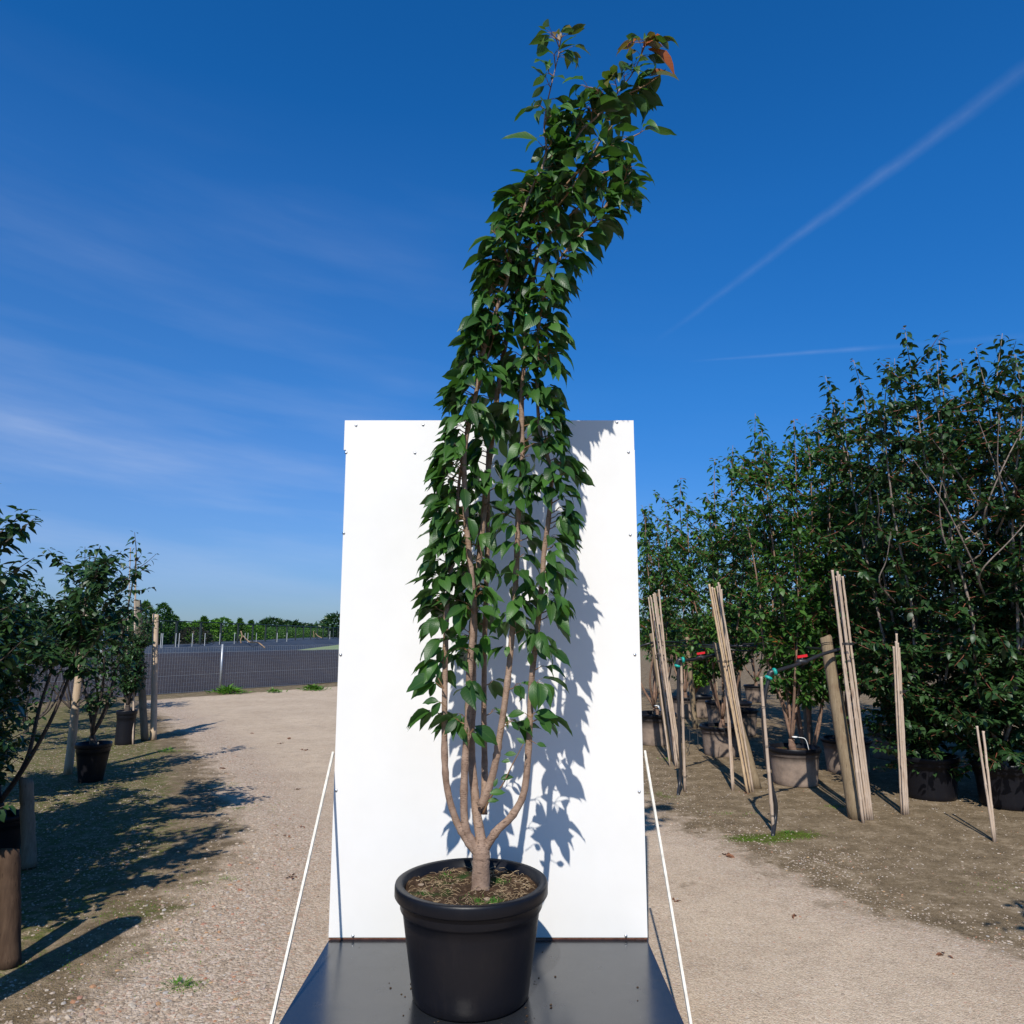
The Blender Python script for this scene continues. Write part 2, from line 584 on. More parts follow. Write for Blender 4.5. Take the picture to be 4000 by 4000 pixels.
def soil_mat():
    m, nt, bs = new_mat('potting_soil')
    tc = nt.n('ShaderNodeTexCoord')
    o = tc.outputs['Object']
    n = nt.noise(o, 26, 6, 0.7)
    col = nt.ramp(n, [(0.3, (0.018, 0.010, 0.006)), (0.5, (0.06, 0.035, 0.02)), (0.7, (0.16, 0.10, 0.06))])
    g = nt.noise(o, 8, 4, 0.6)
    col = nt.mix(nt.ramp(g, [(0.55, 0), (0.68, 0.9)]), col, (0.025, 0.06, 0.012))
    setv(nt, bs, Base_Color=col, Roughness=0.95, Specular_IOR_Level=0.15)
    nt.l(nt.bump(nt.noise(o, 70, 5, 0.7), 1.0, 0.012), bs.inputs['Normal'])
    return m


def liner_mat(name, base, blue):
    m, nt, bs = new_mat(name)
    tc = nt.n('ShaderNodeTexCoord')
    o = tc.outputs['Object']
    n = nt.noise(o, 0.5, 5, 0.6)
    col = nt.mix(nt.ramp(n, [(0.3, 0), (0.7, 1)]), base, blue)
    mp = nt.n('ShaderNodeMapping')
    mp.inputs['Scale'].default_value = (1, 1, 14)
    nt.l(o, mp.inputs[0])
    w = nt.noise(mp.outputs[0], 2.0, 3, 0.5)
    bs.inputs['Specular IOR Level'].default_value = 0.2
    col = nt.mix(nt.math('MULTIPLY', nt.ramp(w, [(0.5, 0), (0.7, 1)]), 0.4), col, tuple(c * 1.5 for c in base))
    setv(nt, bs, Base_Color=col, Roughness=0.65, Specular_IOR_Level=0.22)
    nt.l(nt.bump(nt.noise(o, 1.8, 4, 0.6), 0.7, 0.12), bs.inputs['Normal'])
    return m


def ground_mat():
    m, nt, bs = new_mat('yard_ground')
    tc = nt.n('ShaderNodeTexCoord')
    o = tc.outputs['Object']
    pa = nt.n('ShaderNodeAttribute', attribute_name='path').outputs['Fac']
    mo = nt.n('ShaderNodeAttribute', attribute_name='moss').outputs['Fac']
    coarse = nt.n('ShaderNodeAttribute', attribute_name='coarse').outputs['Fac']
    big = nt.noise(o, 0.9, 6, 0.6)
    med = nt.noise(o, 5, 6, 0.65)
    fine = nt.noise(o, 55, 4, 0.7)
    grit = nt.noise(o, 170, 3, 0.6)
    # sandy path
    sand = nt.mix(nt.ramp(big, [(0.3, 0), (0.7, 1)]), (0.47, 0.36, 0.25), (0.64, 0.51, 0.37))
    sand = nt.mix(nt.math('MULTIPLY', nt.ramp(med, [(0.45, 0), (0.75, 1)]), 0.55), sand, (0.24, 0.18, 0.13))
    v = nt.n('ShaderNodeTexVoronoi')
    v.inputs['Scale'].default_value = 125
    nt.l(o, v.inputs['Vector'])
    v2 = nt.n('ShaderNodeTexVoronoi')
    v2.inputs['Scale'].default_value = 60
    nt.l(o, v2.inputs['Vector'])
    sepc = nt.n('ShaderNodeSeparateColor')
    nt.l(v.outputs['Color'], sepc.inputs[0])
    sepc2 = nt.n('ShaderNodeSeparateColor')
    nt.l(v2.outputs['Color'], sepc2.inputs[0])
    peb = nt.ramp(sepc.outputs[0], [(0.0, (0.12, 0.085, 0.06)), (0.3, (0.34, 0.25, 0.17)), (0.6, (0.50, 0.385, 0.275)), (0.85, (0.64, 0.54, 0.42)), (0.95, (0.36, 0.16, 0.10)), (1.0, (0.62, 0.60, 0.56))])
    peb2 = nt.ramp(sepc2.outputs[0], [(0.0, (0.18, 0.13, 0.09)), (0.4, (0.36, 0.27, 0.20)), (0.8, (0.55, 0.46, 0.38)), (0.96, (0.36, 0.15, 0.09)), (1.0, (0.6, 0.58, 0.55))])
    pm = nt.mix(nt.math('MULTIPLY', coarse, 0.75), peb, peb2)
    sand = nt.mix(nt.math('ADD', nt.math('MULTIPLY', coarse, 0.35), 0.42), sand, pm)
    # darker trodden earth
    em = nt.math('ADD', nt.math('MULTIPLY', med, 0.55), nt.math('MULTIPLY', nt.noise(o, 24, 6, 0.75), 0.45))
    earth = nt.ramp(em, [(0.34, (0.075, 0.052, 0.026)), (0.5, (0.17, 0.122, 0.068)), (0.66, (0.34, 0.26, 0.17))])
    earth = nt.mix(nt.math('MULTIPLY', nt.ramp(grit, [(0.55, 0), (0.68, 1)]), 0.6), earth, (0.42, 0.34, 0.26))
    earth = nt.mix(nt.math('MULTIPLY', nt.ramp(fine, [(0.2, 1), (0.48, 0)]), 0.5), earth, (0.06, 0.04, 0.025))
    pf = nt.math('ADD', pa, nt.math('MULTIPLY', nt.math('SUBTRACT', med, 0.5), 1.3))
    pf = nt.math('ADD', pf, nt.math('MULTIPLY', nt.math('SUBTRACT', nt.noise(o, 1.4, 5, 0.6), 0.52), 1.2))
    pf = nt.ramp(pf, [(0.30, 0), (0.72, 1)])
    col = nt.mix(pf, earth, sand)
    mosc = nt.ramp(fine, [(0.3, (0.030, 0.036, 0.008)), (0.55, (0.085, 0.105, 0.014)), (0.75, (0.17, 0.20, 0.03))])
    mf = nt.math('ADD', mo, nt.math('MULTIPLY', nt.math('SUBTRACT', nt.noise(o, 11, 6, 0.75), 0.5), 1.7))
    mf = nt.math('MULTIPLY', nt.ramp(mf, [(0.42, 0), (0.78, 1)]), nt.ramp(mo, [(0.02, 0), (0.2, 1)]))
    col = nt.mix(mf, col, mosc)
    setv(nt, bs, Base_Color=col, Roughness=0.92, Specular_IOR_Level=0.2)
    h = nt.math('ADD', nt.math('MULTIPLY', nt.math('SUBTRACT', 1.0, v.outputs['Distance']), 0.5), nt.math('MULTIPLY', fine, 0.8))
    h = nt.math('ADD', h, nt.math('MULTIPLY', nt.math('MULTIPLY', nt.math('SUBTRACT', 1.0, v2.outputs['Distance']), coarse), 0.9))
    h = nt.math('ADD', h, nt.math('MULTIPLY', med, 0.8))
    nt.l(nt.bump(h, 0.8, 0.009), bs.inputs['Normal'])
    return m


def stone_mat():
    m, nt, bs = new_mat('gravel_stones')
    a = nt.n('ShaderNodeAttribute', attribute_name='rnd')
    col = nt.ramp(a.outputs['Fac'], [(0.0, (0.20, 0.15, 0.11)), (0.3, (0.36, 0.28, 0.21)), (0.6, (0.50, 0.41, 0.33)), (0.8, (0.50, 0.42, 0.33)), (0.9, (0.38, 0.36, 0.34)), (0.95, (0.38, 0.14, 0.075)), (1.0, (0.46, 0.30, 0.14))])
    tc = nt.n('ShaderNodeTexCoord')
    col = nt.mix(nt.math('MULTIPLY', nt.noise(tc.outputs['Object'], 90, 4, 0.6), 0.5), col, (0.22, 0.17, 0.13))
    setv(nt, bs, Base_Color=col, Roughness=0.8, Specular_IOR_Level=0.3)
    return m


M['panel'] = white_panel_mat()
M['black_ply'] = black_ply_mat()
M['pot'] = pot_mat('black_pot', 0.012, (0.0055, 0.0062, 0.0095), streak=0.014)
M['pot_dusty'] = pot_mat('dusty_pot', 1.0)
M['soil'] = soil_mat()
M['liner'] = liner_mat('ground_cover_cloth', (0.034, 0.029, 0.031), (0.048, 0.042, 0.043))
M['liner_blue'] = liner_mat('pond_liner', (0.035, 0.042, 0.055), (0.060, 0.072, 0.095))
M['ground'] = ground_mat()
M['stone'] = stone_mat()

# ------------------------------------------------------------------ ground sheet
LEFT_EDGE = [(0.0, -1.75), (4.6, -2.0), (6.2, -2.15), (7.5, -2.75), (9.6, -3.7), (13, -5.6), (18, -8.6), (22, -12)]
RIGHT_EDGE = [(0, 3.2), (3.9, 3.0), (4.3, 2.6), (4.9, 2.05), (6.2, 1.75), (7.4, 1.35), (9, 1.25), (13, 1.1), (18, 0.4), (24, -1)]


def interp(tab, y):
    return np.interp(y, [t[0] for t in tab], [t[1] for t in tab])


MOSS = [(gp(2960, 3275), 0.30, 0.14, 1.3), (gp(3110, 3262), 0.26, 0.13, 1.2), (gp(2870, 3180), 0.22, 0.10, 0.5), (gp(3240, 3155), 0.22, 0.1, 0.5), (gp(2590, 3110), 0.22, 0.25, 0.55),
        (gp(560, 3560), 0.42, 0.28, 0.6), (gp(820, 3440), 0.35, 0.25, 0.45), (gp(620, 3700), 0.35, 0.2, 0.35), (gp(730, 3850), 0.09, 0.07, 0.9),
        (gp(930, 3150), 0.45, 0.3, 0.45), (gp(650, 2935), 0.4, 0.3, 0.6), (gp(860, 3065), 0.3, 0.3, 0.5), (gp(760, 3240), 0.5, 0.4, 0.4), (gp(2700, 2830), 0.5, 0.4, 0.5),
        (gp(300, 3780), 0.5, 0.3, 0.4), (gp(3900, 3450), 0.3, 0.2, 0.3)]


def build_ground():
    xs = np.concatenate(([-900, -400, -200, -100, -60, -36, -24, -17], np.arange(-13, 9.01, 0.1), [12, 17, 26, 40, 80, 160, 400, 900]))
    ys = np.concatenate(([-300, -100, -40, -15, -6, -2], np.arange(0.5, 26.01, 0.1), [28, 32, 38, 46, 60, 80, 120, 200, 400, 900]))
    X, Y = np.meshgrid(xs, ys)
    nx, ny = len(xs), len(ys)
    Z = np.zeros_like(X)
    for j in range(ny):
        for i in range(nx):
            if -13.1 < X[j, i] < 9.1 and 0.4 < Y[j, i] < 26.1:
                Z[j, i] = gz(X[j, i], Y[j, i])
    V = np.stack([X.ravel(), Y.ravel(), Z.ravel()], 1)
    i, j = np.meshgrid(np.arange(nx - 1), np.arange(ny - 1))
    a = (j * nx + i).ravel()
    lv = np.stack([a, a + 1, a + nx + 1, a + nx], 1).ravel()
    nf = len(a)
    x, y = V[:, 0], V[:, 1]
    le, re = interp(LEFT_EDGE, y), interp(RIGHT_EDGE, y)
    path = np.clip((x - le) / 0.7 + 0.5, 0, 1) * np.clip((re - x) / 0.8 + 0.5, 0, 1)
    # dirt strip in front of the wire fence, rough field beyond
    fd = fence_dist(x, y)
    path *= np.clip((-fd - 1.0) / 0.4, 0, 1)
    moss = np.zeros(len(V))
    for c, rx, ry, s in MOSS:
        moss = np.maximum(moss, s * np.exp(-((x - c.x) / rx) ** 2 - ((y - c.y) / ry) ** 2))
    left = np.clip((le - x) / 0.6, 0, 1)
    moss = np.maximum(moss, left * 0.58)
    right = np.clip((x - re) / 0.8, 0, 1)
    moss = np.maximum(moss, right * 0.16 * (y > 6.5))
    moss = np.where((fd > -1.2) & (fd < 4), 0.42, moss)
    moss = np.where(y > 60, 0.9, moss)
    coarse = np.exp(-((x - le - 0.45) / 0.55) ** 2) + 0.6 * np.exp(-((x - re + 0.1) / 0.5) ** 2)
    coarse = np.clip(coarse + 0.6 * np.clip((5 - y) / 2, 0, 1) * (x < 0), 0, 1)
    o = mesh_obj('ground', V, (lv, np.arange(nf) * 4, np.full(nf, 4)), M['ground'], attrs={'path': path, 'moss': moss, 'coarse': coarse})
    tag(o, kind='structure')


# wire fence line (plan view)
FA = np.array([-9.4, 20.2])
FD = np.array([3.6, 5.0]) / math.hypot(3.6, 5.0)
FN = np.array([-FD[1], FD[0]])       # pointing away from the yard


def fence_dist(x, y):
    return (x - FA[0]) * FN[0] + (y - FA[1]) * FN[1]


build_ground()


# ------------------------------------------------------------------ gravel stones
def ico():
    t = (1 + 5 ** 0.5) / 2
    v = np.array([(-1, t, 0), (1, t, 0), (-1, -t, 0), (1, -t, 0), (0, -1, t), (0, 1, t), (0, -1, -t), (0, 1, -t), (t, 0, -1), (t, 0, 1), (-t, 0, -1), (-t, 0, 1)], float)
    v /= np.linalg.norm(v[0])
    f = np.array([(0, 11, 5), (0, 5, 1), (0, 1, 7), (0, 7, 10), (0, 10, 11), (1, 5, 9), (5, 11, 4), (11, 10, 2), (10, 7, 6), (7, 1, 8), (3, 9, 4), (3, 4, 2), (3, 2, 6), (3, 6, 8), (3, 8, 9), (4, 9, 5), (2, 4, 11), (6, 2, 10), (8, 6, 7), (9, 8, 1)])
    return v, f


def build_gravel():
    v0, f0 = ico()
    P, S = [], []
    n_try = 0
    r = random.Random(3)
    while len(P) < 30000 and n_try < 400000:
        n_try += 1
        y = 2.4 + 11.5 * r.random() ** 1.7
        x = r.uniform(-0.72, 0.72) * (y + 0.5)
        le, re = interp(LEFT_EDGE, y), interp(RIGHT_EDGE, y)
        dl, dr = x - le, re - x
        w = 0.13 + 1.2 * math.exp(-((dl - 0.35) / 0.5) ** 2) + 0.5 * math.exp(-((dr + 0.35) / 0.4) ** 2)
        if x < -0.8 and y < 6.5:
            w += 0.30
        if dr > 0.15:
            w *= 0.30
        if dl < -0.6:
            w = 0.55
        w *= 0.5 + 0.9 * (mnoise.noise(Vector((x * 1.3, y * 1.3, 4))) + 0.5)
        if r.random() > w:
            continue
        if -0.95 < x < 0.75 and 2.9 < y < 3.9:
            continue
        big = math.exp(-((dl - 0.25) / 0.5) ** 2)
        s = r.uniform(0.0025, 0.006) + (0.009 * big + 0.004) * r.random() ** 3.5
        P.append((x, y, gz(x, y) + s * 0.02))
        S.append(s)
    P, S = np.array(P), np.array(S)
    n = len(P)
    sc = np.stack([rng.uniform(0.7, 1.5, n), rng.uniform(0.7, 1.3, n), rng.uniform(0.4, 0.75, n)], 1) * S[:, None]
    a = rng.uniform(0, 6.28, n)
    jit = rng.uniform(0.75, 1.2, (n, 12, 1))
    L = v0[None] * jit * sc[:, None, :]
    x = L[..., 0] * np.cos(a)[:, None] - L[..., 1] * np.sin(a)[:, None]
    y = L[..., 0] * np.sin(a)[:, None] + L[..., 1] * np.cos(a)[:, None]
    V = np.stack([x, y, L[..., 2]], -1) + P[:, None, :]
    F = (f0[None] + (np.arange(n) * 12)[:, None, None]).reshape(-1, 3)
    nf = len(F)
    rn = np.repeat(rng.uniform(0, 1, n), 12)
    o = mesh_obj('gravel', V.reshape(-1, 3), (F.ravel(), np.arange(nf) * 3, np.full(nf, 3)), M['stone'], smooth=False, attrs={'rnd': rn})
    tag(o, 'loose pale gravel stones strewn over the sandy path', 'gravel', kind='stuff')


build_gravel()


# ------------------------------------------------------------------ leaves
T_NEAR = [(0.0, 0.0), (0.10, 0.36), (0.24, 0.78), (0.42, 1.0), (0.60, 0.92), (0.76, 0.60), (0.88, 0.24), (1.0, 0.0)]
T_FAR = [(0.0, 0.0), (0.28, 0.9), (0.62, 0.82), (1.0, 0.0)]
T_SLIM = [(0.0, 0.0), (0.35, 1.0), (1.0, 0.0)]


def leaves_mesh(name, base, dirv, up, L, W, droop, fold, rnd, red, mat, parent=None, tmpl=T_NEAR, wavy=0.0, **kw):
    base = np.asarray(base, float)
    d = np.asarray(dirv, float)
    d /= np.linalg.norm(d, axis=1, keepdims=True)
    u = np.asarray(up, float)
    u = u - d * (u * d).sum(1, keepdims=True)
    u /= (np.linalg.norm(u, axis=1, keepdims=True) + 1e-9)
    s = np.cross(d, u)
    n = len(base)
    L, W = np.asarray(L, float), np.asarray(W, float)
    droop, fold = np.broadcast_to(droop, n), np.broadcast_to(fold, n)
    vs, uvs = [], []
    m = len(tmpl)
    for i, (t, w) in enumerate(tmpl):
        ang = droop * t                      # bend along an arc
        kk = np.where(droop > 1e-3, droop, 1e-3)
        ax = np.sin(ang) / kk
        az = -(1 - np.cos(ang)) / kk
        c = base + d * (L * ax)[:, None] + u * (L * az)[:, None]
        if i in (0, m - 1):
            vs.append(c[:, None])
            uvs.append([(0.5, t)])
        else:
            hw = (W * w * 0.5)
            lift = u * (hw * fold)[:, None]
            wv = (u * (rng.normal(0, 1, n) * wavy * W)[:, None]) if wavy else 0
            wv2 = (u * (rng.normal(0, 1, n) * wavy * W)[:, None]) if wavy else 0
            vs.append((c - s * hw[:, None] + lift + wv)[:, None])
            vs.append(c[:, None])
            vs.append((c + s * hw[:, None] + lift + wv2)[:, None])
            uvs.append([(0.5 - 0.5 * w, t), (0.5, t), (0.5 + 0.5 * w, t)])
    V = np.concatenate(vs, 1)
    k = V.shape[1]
    uv1 = np.array([q for g in uvs for q in g])
    F = []
    F += [(0, 2, 1), (0, 3, 2)]
    for i in range(1, m - 2):
        a = 1 + (i - 1) * 3
        b = a + 3
        F += [(a, a + 1, b + 1, b), (a + 1, a + 2, b + 2, b + 1)]
    a = 1 + (m - 3) * 3
    F += [(a, a + 1, a + 3), (a + 1, a + 2, a + 3)]
    F = [f if len(f) == 4 else f for f in F]
    lt1 = np.array([len(f) for f in F])
    lv1 = np.array([q for f in F for q in f])
    lv = (lv1[None] + (np.arange(n) * k)[:, None]).ravel()
    lt = np.tile(lt1, n)
    ls = np.concatenate(([0], np.cumsum(lt)[:-1]))
    return mesh_obj(name, V.reshape(-1, 3), (lv, ls, lt), mat, parent,
                    attrs={'rnd': np.repeat(rnd, k), 'red': np.repeat(red, k)}, uv=np.tile(uv1, (n, 1)), **kw)


def unit(a):
    a = np.asarray(a, float)
    return a / (np.linalg.norm(a) + 1e-9)


# ------------------------------------------------------------------ the backdrop stand
PY = 3.80                   # distance of the panel
DECK = 0.22


def build_stand():
    bl = at(1283, 3670, PY)
    br = at(2530, 3672, PY)
    top = at(1905, 1642, PY).z
    tl, tr = bl.x, br.x
    t = thing('photo_backdrop', 'tall white board standing upright at the back of a low black plywood deck with two slanting white struts', 'backdrop', (0, PY, 0))
    zs = at(1300, 1757, PY).z
    p = MB()
    # main board; front face at PY
    p.box(((tl + tr) / 2, PY + 0.009, (DECK + 0.012 + zs) / 2), (tr - tl, 0.018, zs - DECK - 0.012))
    pn = p.build('panel', M['panel'], t, smooth=False)
    q = MB()
    # the top strip stops short of the board's left edge
    x0 = at(1345, 1700, PY).x
    q.box(((x0 + tr - 0.002) / 2, PY + 0.0088, (zs + top) / 2), (tr - 0.002 - x0, 0.0174, top - zs))
    q.build('top_strip', M['panel'], t, smooth=False)
    e = MB()
    e.box(((tl + tr) / 2, PY + 0.008, DECK + 0.006), (tr - tl, 0.004, 0.008))
    e.build('bottom_edge', M['ply_edge'], t, smooth=False)
    b = MB()
    for x in (tl + 0.03, (tl + tr) / 2, tr - 0.03):
        b.box((x, PY + 0.0435, (0.03 + top - 0.06) / 2), (0.044, 0.05, top - 0.09))
    for z in (0.5, 1.3, 2.1):
        for xa, xb in ((tl + 0.054, (tl + tr) / 2 - 0.024), ((tl + tr) / 2 + 0.024, tr - 0.054)):
            b.box(((xa + xb) / 2, PY + 0.04, z), (xb - xa, 0.04, 0.07))
    b.build('rear_frame', M['post_pale'], t, smooth=False)
    # deck: black plywood with raw edges on sleepers
    y0 = 2.93
    dk = MB()
    dk.box(((tl + tr) / 2, (y0 + PY - 0.002) / 2, DECK - 0.003), (tr - tl - 0.004, PY - 0.002 - y0, 0.006))
    dk.build('deck', M['black_ply'], t, smooth=False)
    de = MB()
    de.box(((tl + tr) / 2, (y0 + PY + 0.06) / 2, DECK - 0.0165), (tr - tl + 0.004, PY + 0.06 - y0, 0.018))
    de.build('deck_edge', M['ply_edge'], t, smooth=False)
    sl = MB()
    for x in (tl + 0.12, (tl + tr) / 2, tr - 0.12):
        sl.box((x, (y0 + PY) / 2, (DECK - 0.03) / 2), (0.09, PY - y0 - 0.04, DECK - 0.03))
    sl.build('sleeper', M['post_grey'], t, smooth=False)
    for (px, py, side) in ((1304, 2940, -1), (2507, 2935, 1)):
        a = at(px, py, PY + 0.01)
        bx = tl - 0.012 if side < 0 else tr + 0.012
        a.x = bx
        s = MB()
        s.bar(a, (bx, 2.955, DECK - 0.01), 0.016, 0.010, up=(1, 0, 0))
        s.build('strut', M['strut'], t, smooth=False)
    for (px, py) in ((1391, 1662), (1653, 1660), (1352, 1768), (1621, 1770), (1343, 2083), (1331, 2558), (1313, 3088), (1379, 3656),
                     (2410, 1650), (2455, 1767), (2462, 2090), (2480, 2558), (2497, 3093), (2445, 3656)):
        c = at(px, py, PY)
        m = MB()
        prof = [(0.0001, 0.0045), (0.003, 0.0042), (0.0062, 0.0028), (0.0075, 0.0), (0.0075, -0.001)]
        n = 14
        V = []
        for r_, z_ in prof:
            for k in range(n):
                A = 2 * math.pi * k / n
                V.append((c.x + math.cos(A) * r_, PY - z_, c.z + math.sin(A) * r_))
        F = [(i * n + k, (i + 1) * n + k, (i + 1) * n + (k + 1) % n, i * n + (k + 1) % n) for i in range(len(prof) - 1) for k in range(n)]
        m.add(V, F)
        m.build('screw', M['screw'], t)


build_stand()


# ------------------------------------------------------------------ pots
def pot(name, label, loc, r_top, h, mat, parent=None, group=None, soil=True, n=48, taper=0.76, main=False):
    t = thing(name, label, 'plant pot', loc, group)
    rb = r_top * taper
    rim = 0.12 * h if not main else 0.052
    b = MB()
    ri = r_top * 0.925
    step = rim * 1.0
    prof = [(0.001, 0.004), (rb * 0.97, 0.004), (rb, 0.012)]
    zt = h - rim - step
    for k in range(1, 9):
        f = k / 8
        prof.append((rb + (ri * 0.965 - rb) * f, 0.012 + (zt - 0.012) * f))
    prof += [(ri * 0.985, zt + 0.004), (ri, zt + 0.012), (ri * 1.005, h - rim)]
    inner = [(ri * 0.965, h - 0.004), (ri * 0.95, h - 0.10 * h - 0.02), (ri * 0.9, h * 0.6)]
    b.lathe(prof, loc, n)
    body = b.build('body', mat, t)
    rm = MB()
    rm.lathe([(ri * 1.004, h - rim - 0.002), (r_top * 0.985, h - rim + 0.001), (r_top, h - rim + 0.008), (r_top * 1.0, h - 0.012), (r_top * 0.992, h - 0.003), (r_top * 0.975, h), (r_top * 0.945, h - 0.002)] + inner, loc, n)
    rm.build('rim', M['pot'] if not main else mat, t)
    if soil:
        zs = h - 0.035 if main else h - 0.05
        s = MB()
        rs = ri * 0.955
        nr = 26 if main else 6
        na = 72 if main else 20
        V = [(loc[0], loc[1], loc[2] + zs)]
        for i in range(1, nr + 1):
            r_ = rs * i / nr
            for k in range(na):
                a = 2 * math.pi * k / na
                x, y = loc[0] + r_ * math.cos(a), loc[1] + r_ * math.sin(a)
                z = loc[2] + zs + 0.016 * mnoise.noise(Vector((x * 13, y * 13, 3))) + 0.008 * mnoise.noise(Vector((x * 45, y * 45, 9)))
                V.append((x, y, z))
        F = [(0, 1 + k, 1 + (k + 1) % na) for k in range(na)]
        for i in range(nr - 1):
            for k in range(na):
                a0 = 1 + i * na + k
                a1 = 1 + i * na + (k + 1) % na
                F.append((a0, a0 + na, a1 + na, a1))
        s.add(V, F)
        s.build('soil', M['soil'], t)
    return t


POT_C = Vector((at(1842, 3480, 3.262).x, 3.262, DECK))
main_pot = pot('plant_pot', 'large round black plastic pot with a thick rim standing on the black plywood deck', tuple(POT_C), 0.311, 0.432, M['pot'], main=True, n=96, taper=0.745)
ZS = DECK + 0.397


def pot_litter():
    s = MB()
    r = random.Random(11)
    for i in range(420):
        a, q = r.uniform(0, 6.28), 0.262 * math.sqrt(r.random())
        if q < 0.045:
            continue
        x, y = POT_C.x + q * math.cos(a), POT_C.y + q * math.sin(a)
        z = ZS + 0.016 * mnoise.noise(Vector((x * 13, y * 13, 3))) + 0.005
        b = r.uniform(0, 6.28)
        ln = r.uniform(0.012, 0.045)
        up = r.uniform(0.0, 0.35) * ln
        p0 = Vector((x, y, z))
        p2 = p0 + Vector((math.cos(b) * ln, math.sin(b) * ln, up))
        if math.hypot(p2.x - POT_C.x, p2.y - POT_C.y) > 0.268:
            continue
        p1 = (p0 + p2) / 2 + Vector((r.uniform(-1, 1), r.uniform(-1, 1), r.uniform(0, 1))) * ln * 0.25
        s.tube(smooth_path([p0, p1, p2], 3), r.uniform(0.0005, 0.0011), 3, cap=False)
    o = s.build('dry_roots', M['straw'], main_pot)
    tag(o, kind='stuff')
    m = MB()
    for (dx, dy, rr, n) in ((0.10, -0.16, 0.035, 260), (0.03, -0.12, 0.06, 160), (-0.12, 0.14, 0.05, 120), (0.12, 0.10, 0.04, 80), (-0.18, -0.05, 0.03, 60)):
        for i in range(n):
            a, q = r.uniform(0, 6.28), rr * abs(r.gauss(0, 0.55))
            x, y = POT_C.x + dx + q * math.cos(a), POT_C.y + dy + q * math.sin(a)
            if math.hypot(x - POT_C.x, y - POT_C.y) > 0.25:
                continue
            z = ZS + 0.016 * mnoise.noise(Vector((x * 13, y * 13, 3)))
            h = r.uniform(0.004, 0.012)
            w = r.uniform(0.001, 0.002)
            c = r.uniform(0, 3.14)
            m.add([(x - w * math.cos(c), y - w * math.sin(c), z), (x + w * math.cos(c), y + w * math.sin(c), z), (x + r.uniform(-.003, .003), y + r.uniform(-.003, .003), z + h)], [(0, 1, 2)])
    o = m.build('moss', M['moss'], main_pot)
    tag(o, kind='stuff')
    c = MB()
    v0, f0 = ico()
    for i in range(26):
        a, q = r.uniform(0, 6.28), 0.25 * math.sqrt(r.random())
        x, y = POT_C.x + q * math.cos(a), POT_C.y + q * math.sin(a)
        if q < 0.05:
            continue
        z = ZS + 0.016 * mnoise.noise(Vector((x * 13, y * 13, 3))) + 0.002
        s1 = r.uniform(0.003, 0.006) if i > 3 else r.uniform(0.010, 0.015)
        c.add([(x + p[0] * s1 * r.uniform(.8, 1.5), y + p[1] * s1, z + p[2] * s1 * 0.55) for p in v0], [tuple(f) for f in f0])
    o = c.build('pebbles', M['stone_plain'], main_pot, smooth=False)
    tag(o, kind='stuff')


def spilled_soil():
    v0, f0 = ico()
    r = random.Random(4)
    m = MB()
    for i in range(54):
        if i < 46:
            a = r.uniform(0, 6.28)
            q = 0.235 + abs(r.gauss(0, 0.05))
            x, y = POT_C.x + q * math.cos(a), POT_C.y + q * math.sin(a)
        else:
            x, y = r.uniform(-0.8, 0.6), r.uniform(3.0, 3.75)
            if math.hypot(x - POT_C.x, y - POT_C.y) < 0.26:
                continue
        s1 = r.uniform(0.0015, 0.005)
        m.add([(x + p[0] * s1 * r.uniform(.8, 1.6), y + p[1] * s1, DECK + s1 * 0.4 + p[2] * s1 * 0.6) for p in v0], [tuple(f) for f in f0])
    o = m.build('spilled_soil', M['soil'], None, smooth=False, loc=(POT_C.x, POT_C.y, DECK))
    tag(o, 'crumbs of dark soil spilled on the black deck round the pot', 'soil', kind='stuff')


spilled_soil()
M['straw'] = plain('dry_root', (0.38, 0.27, 0.15), 0.8, var=0.35, scale=50)
M['moss'] = plain('moss', (0.05, 0.15, 0.012), 0.9, var=0.4, scale=40)
M['stone_plain'] = plain('pebble', (0.27, 0.20, 0.14), 0.85, var=0.3, scale=60)
pot_litter()

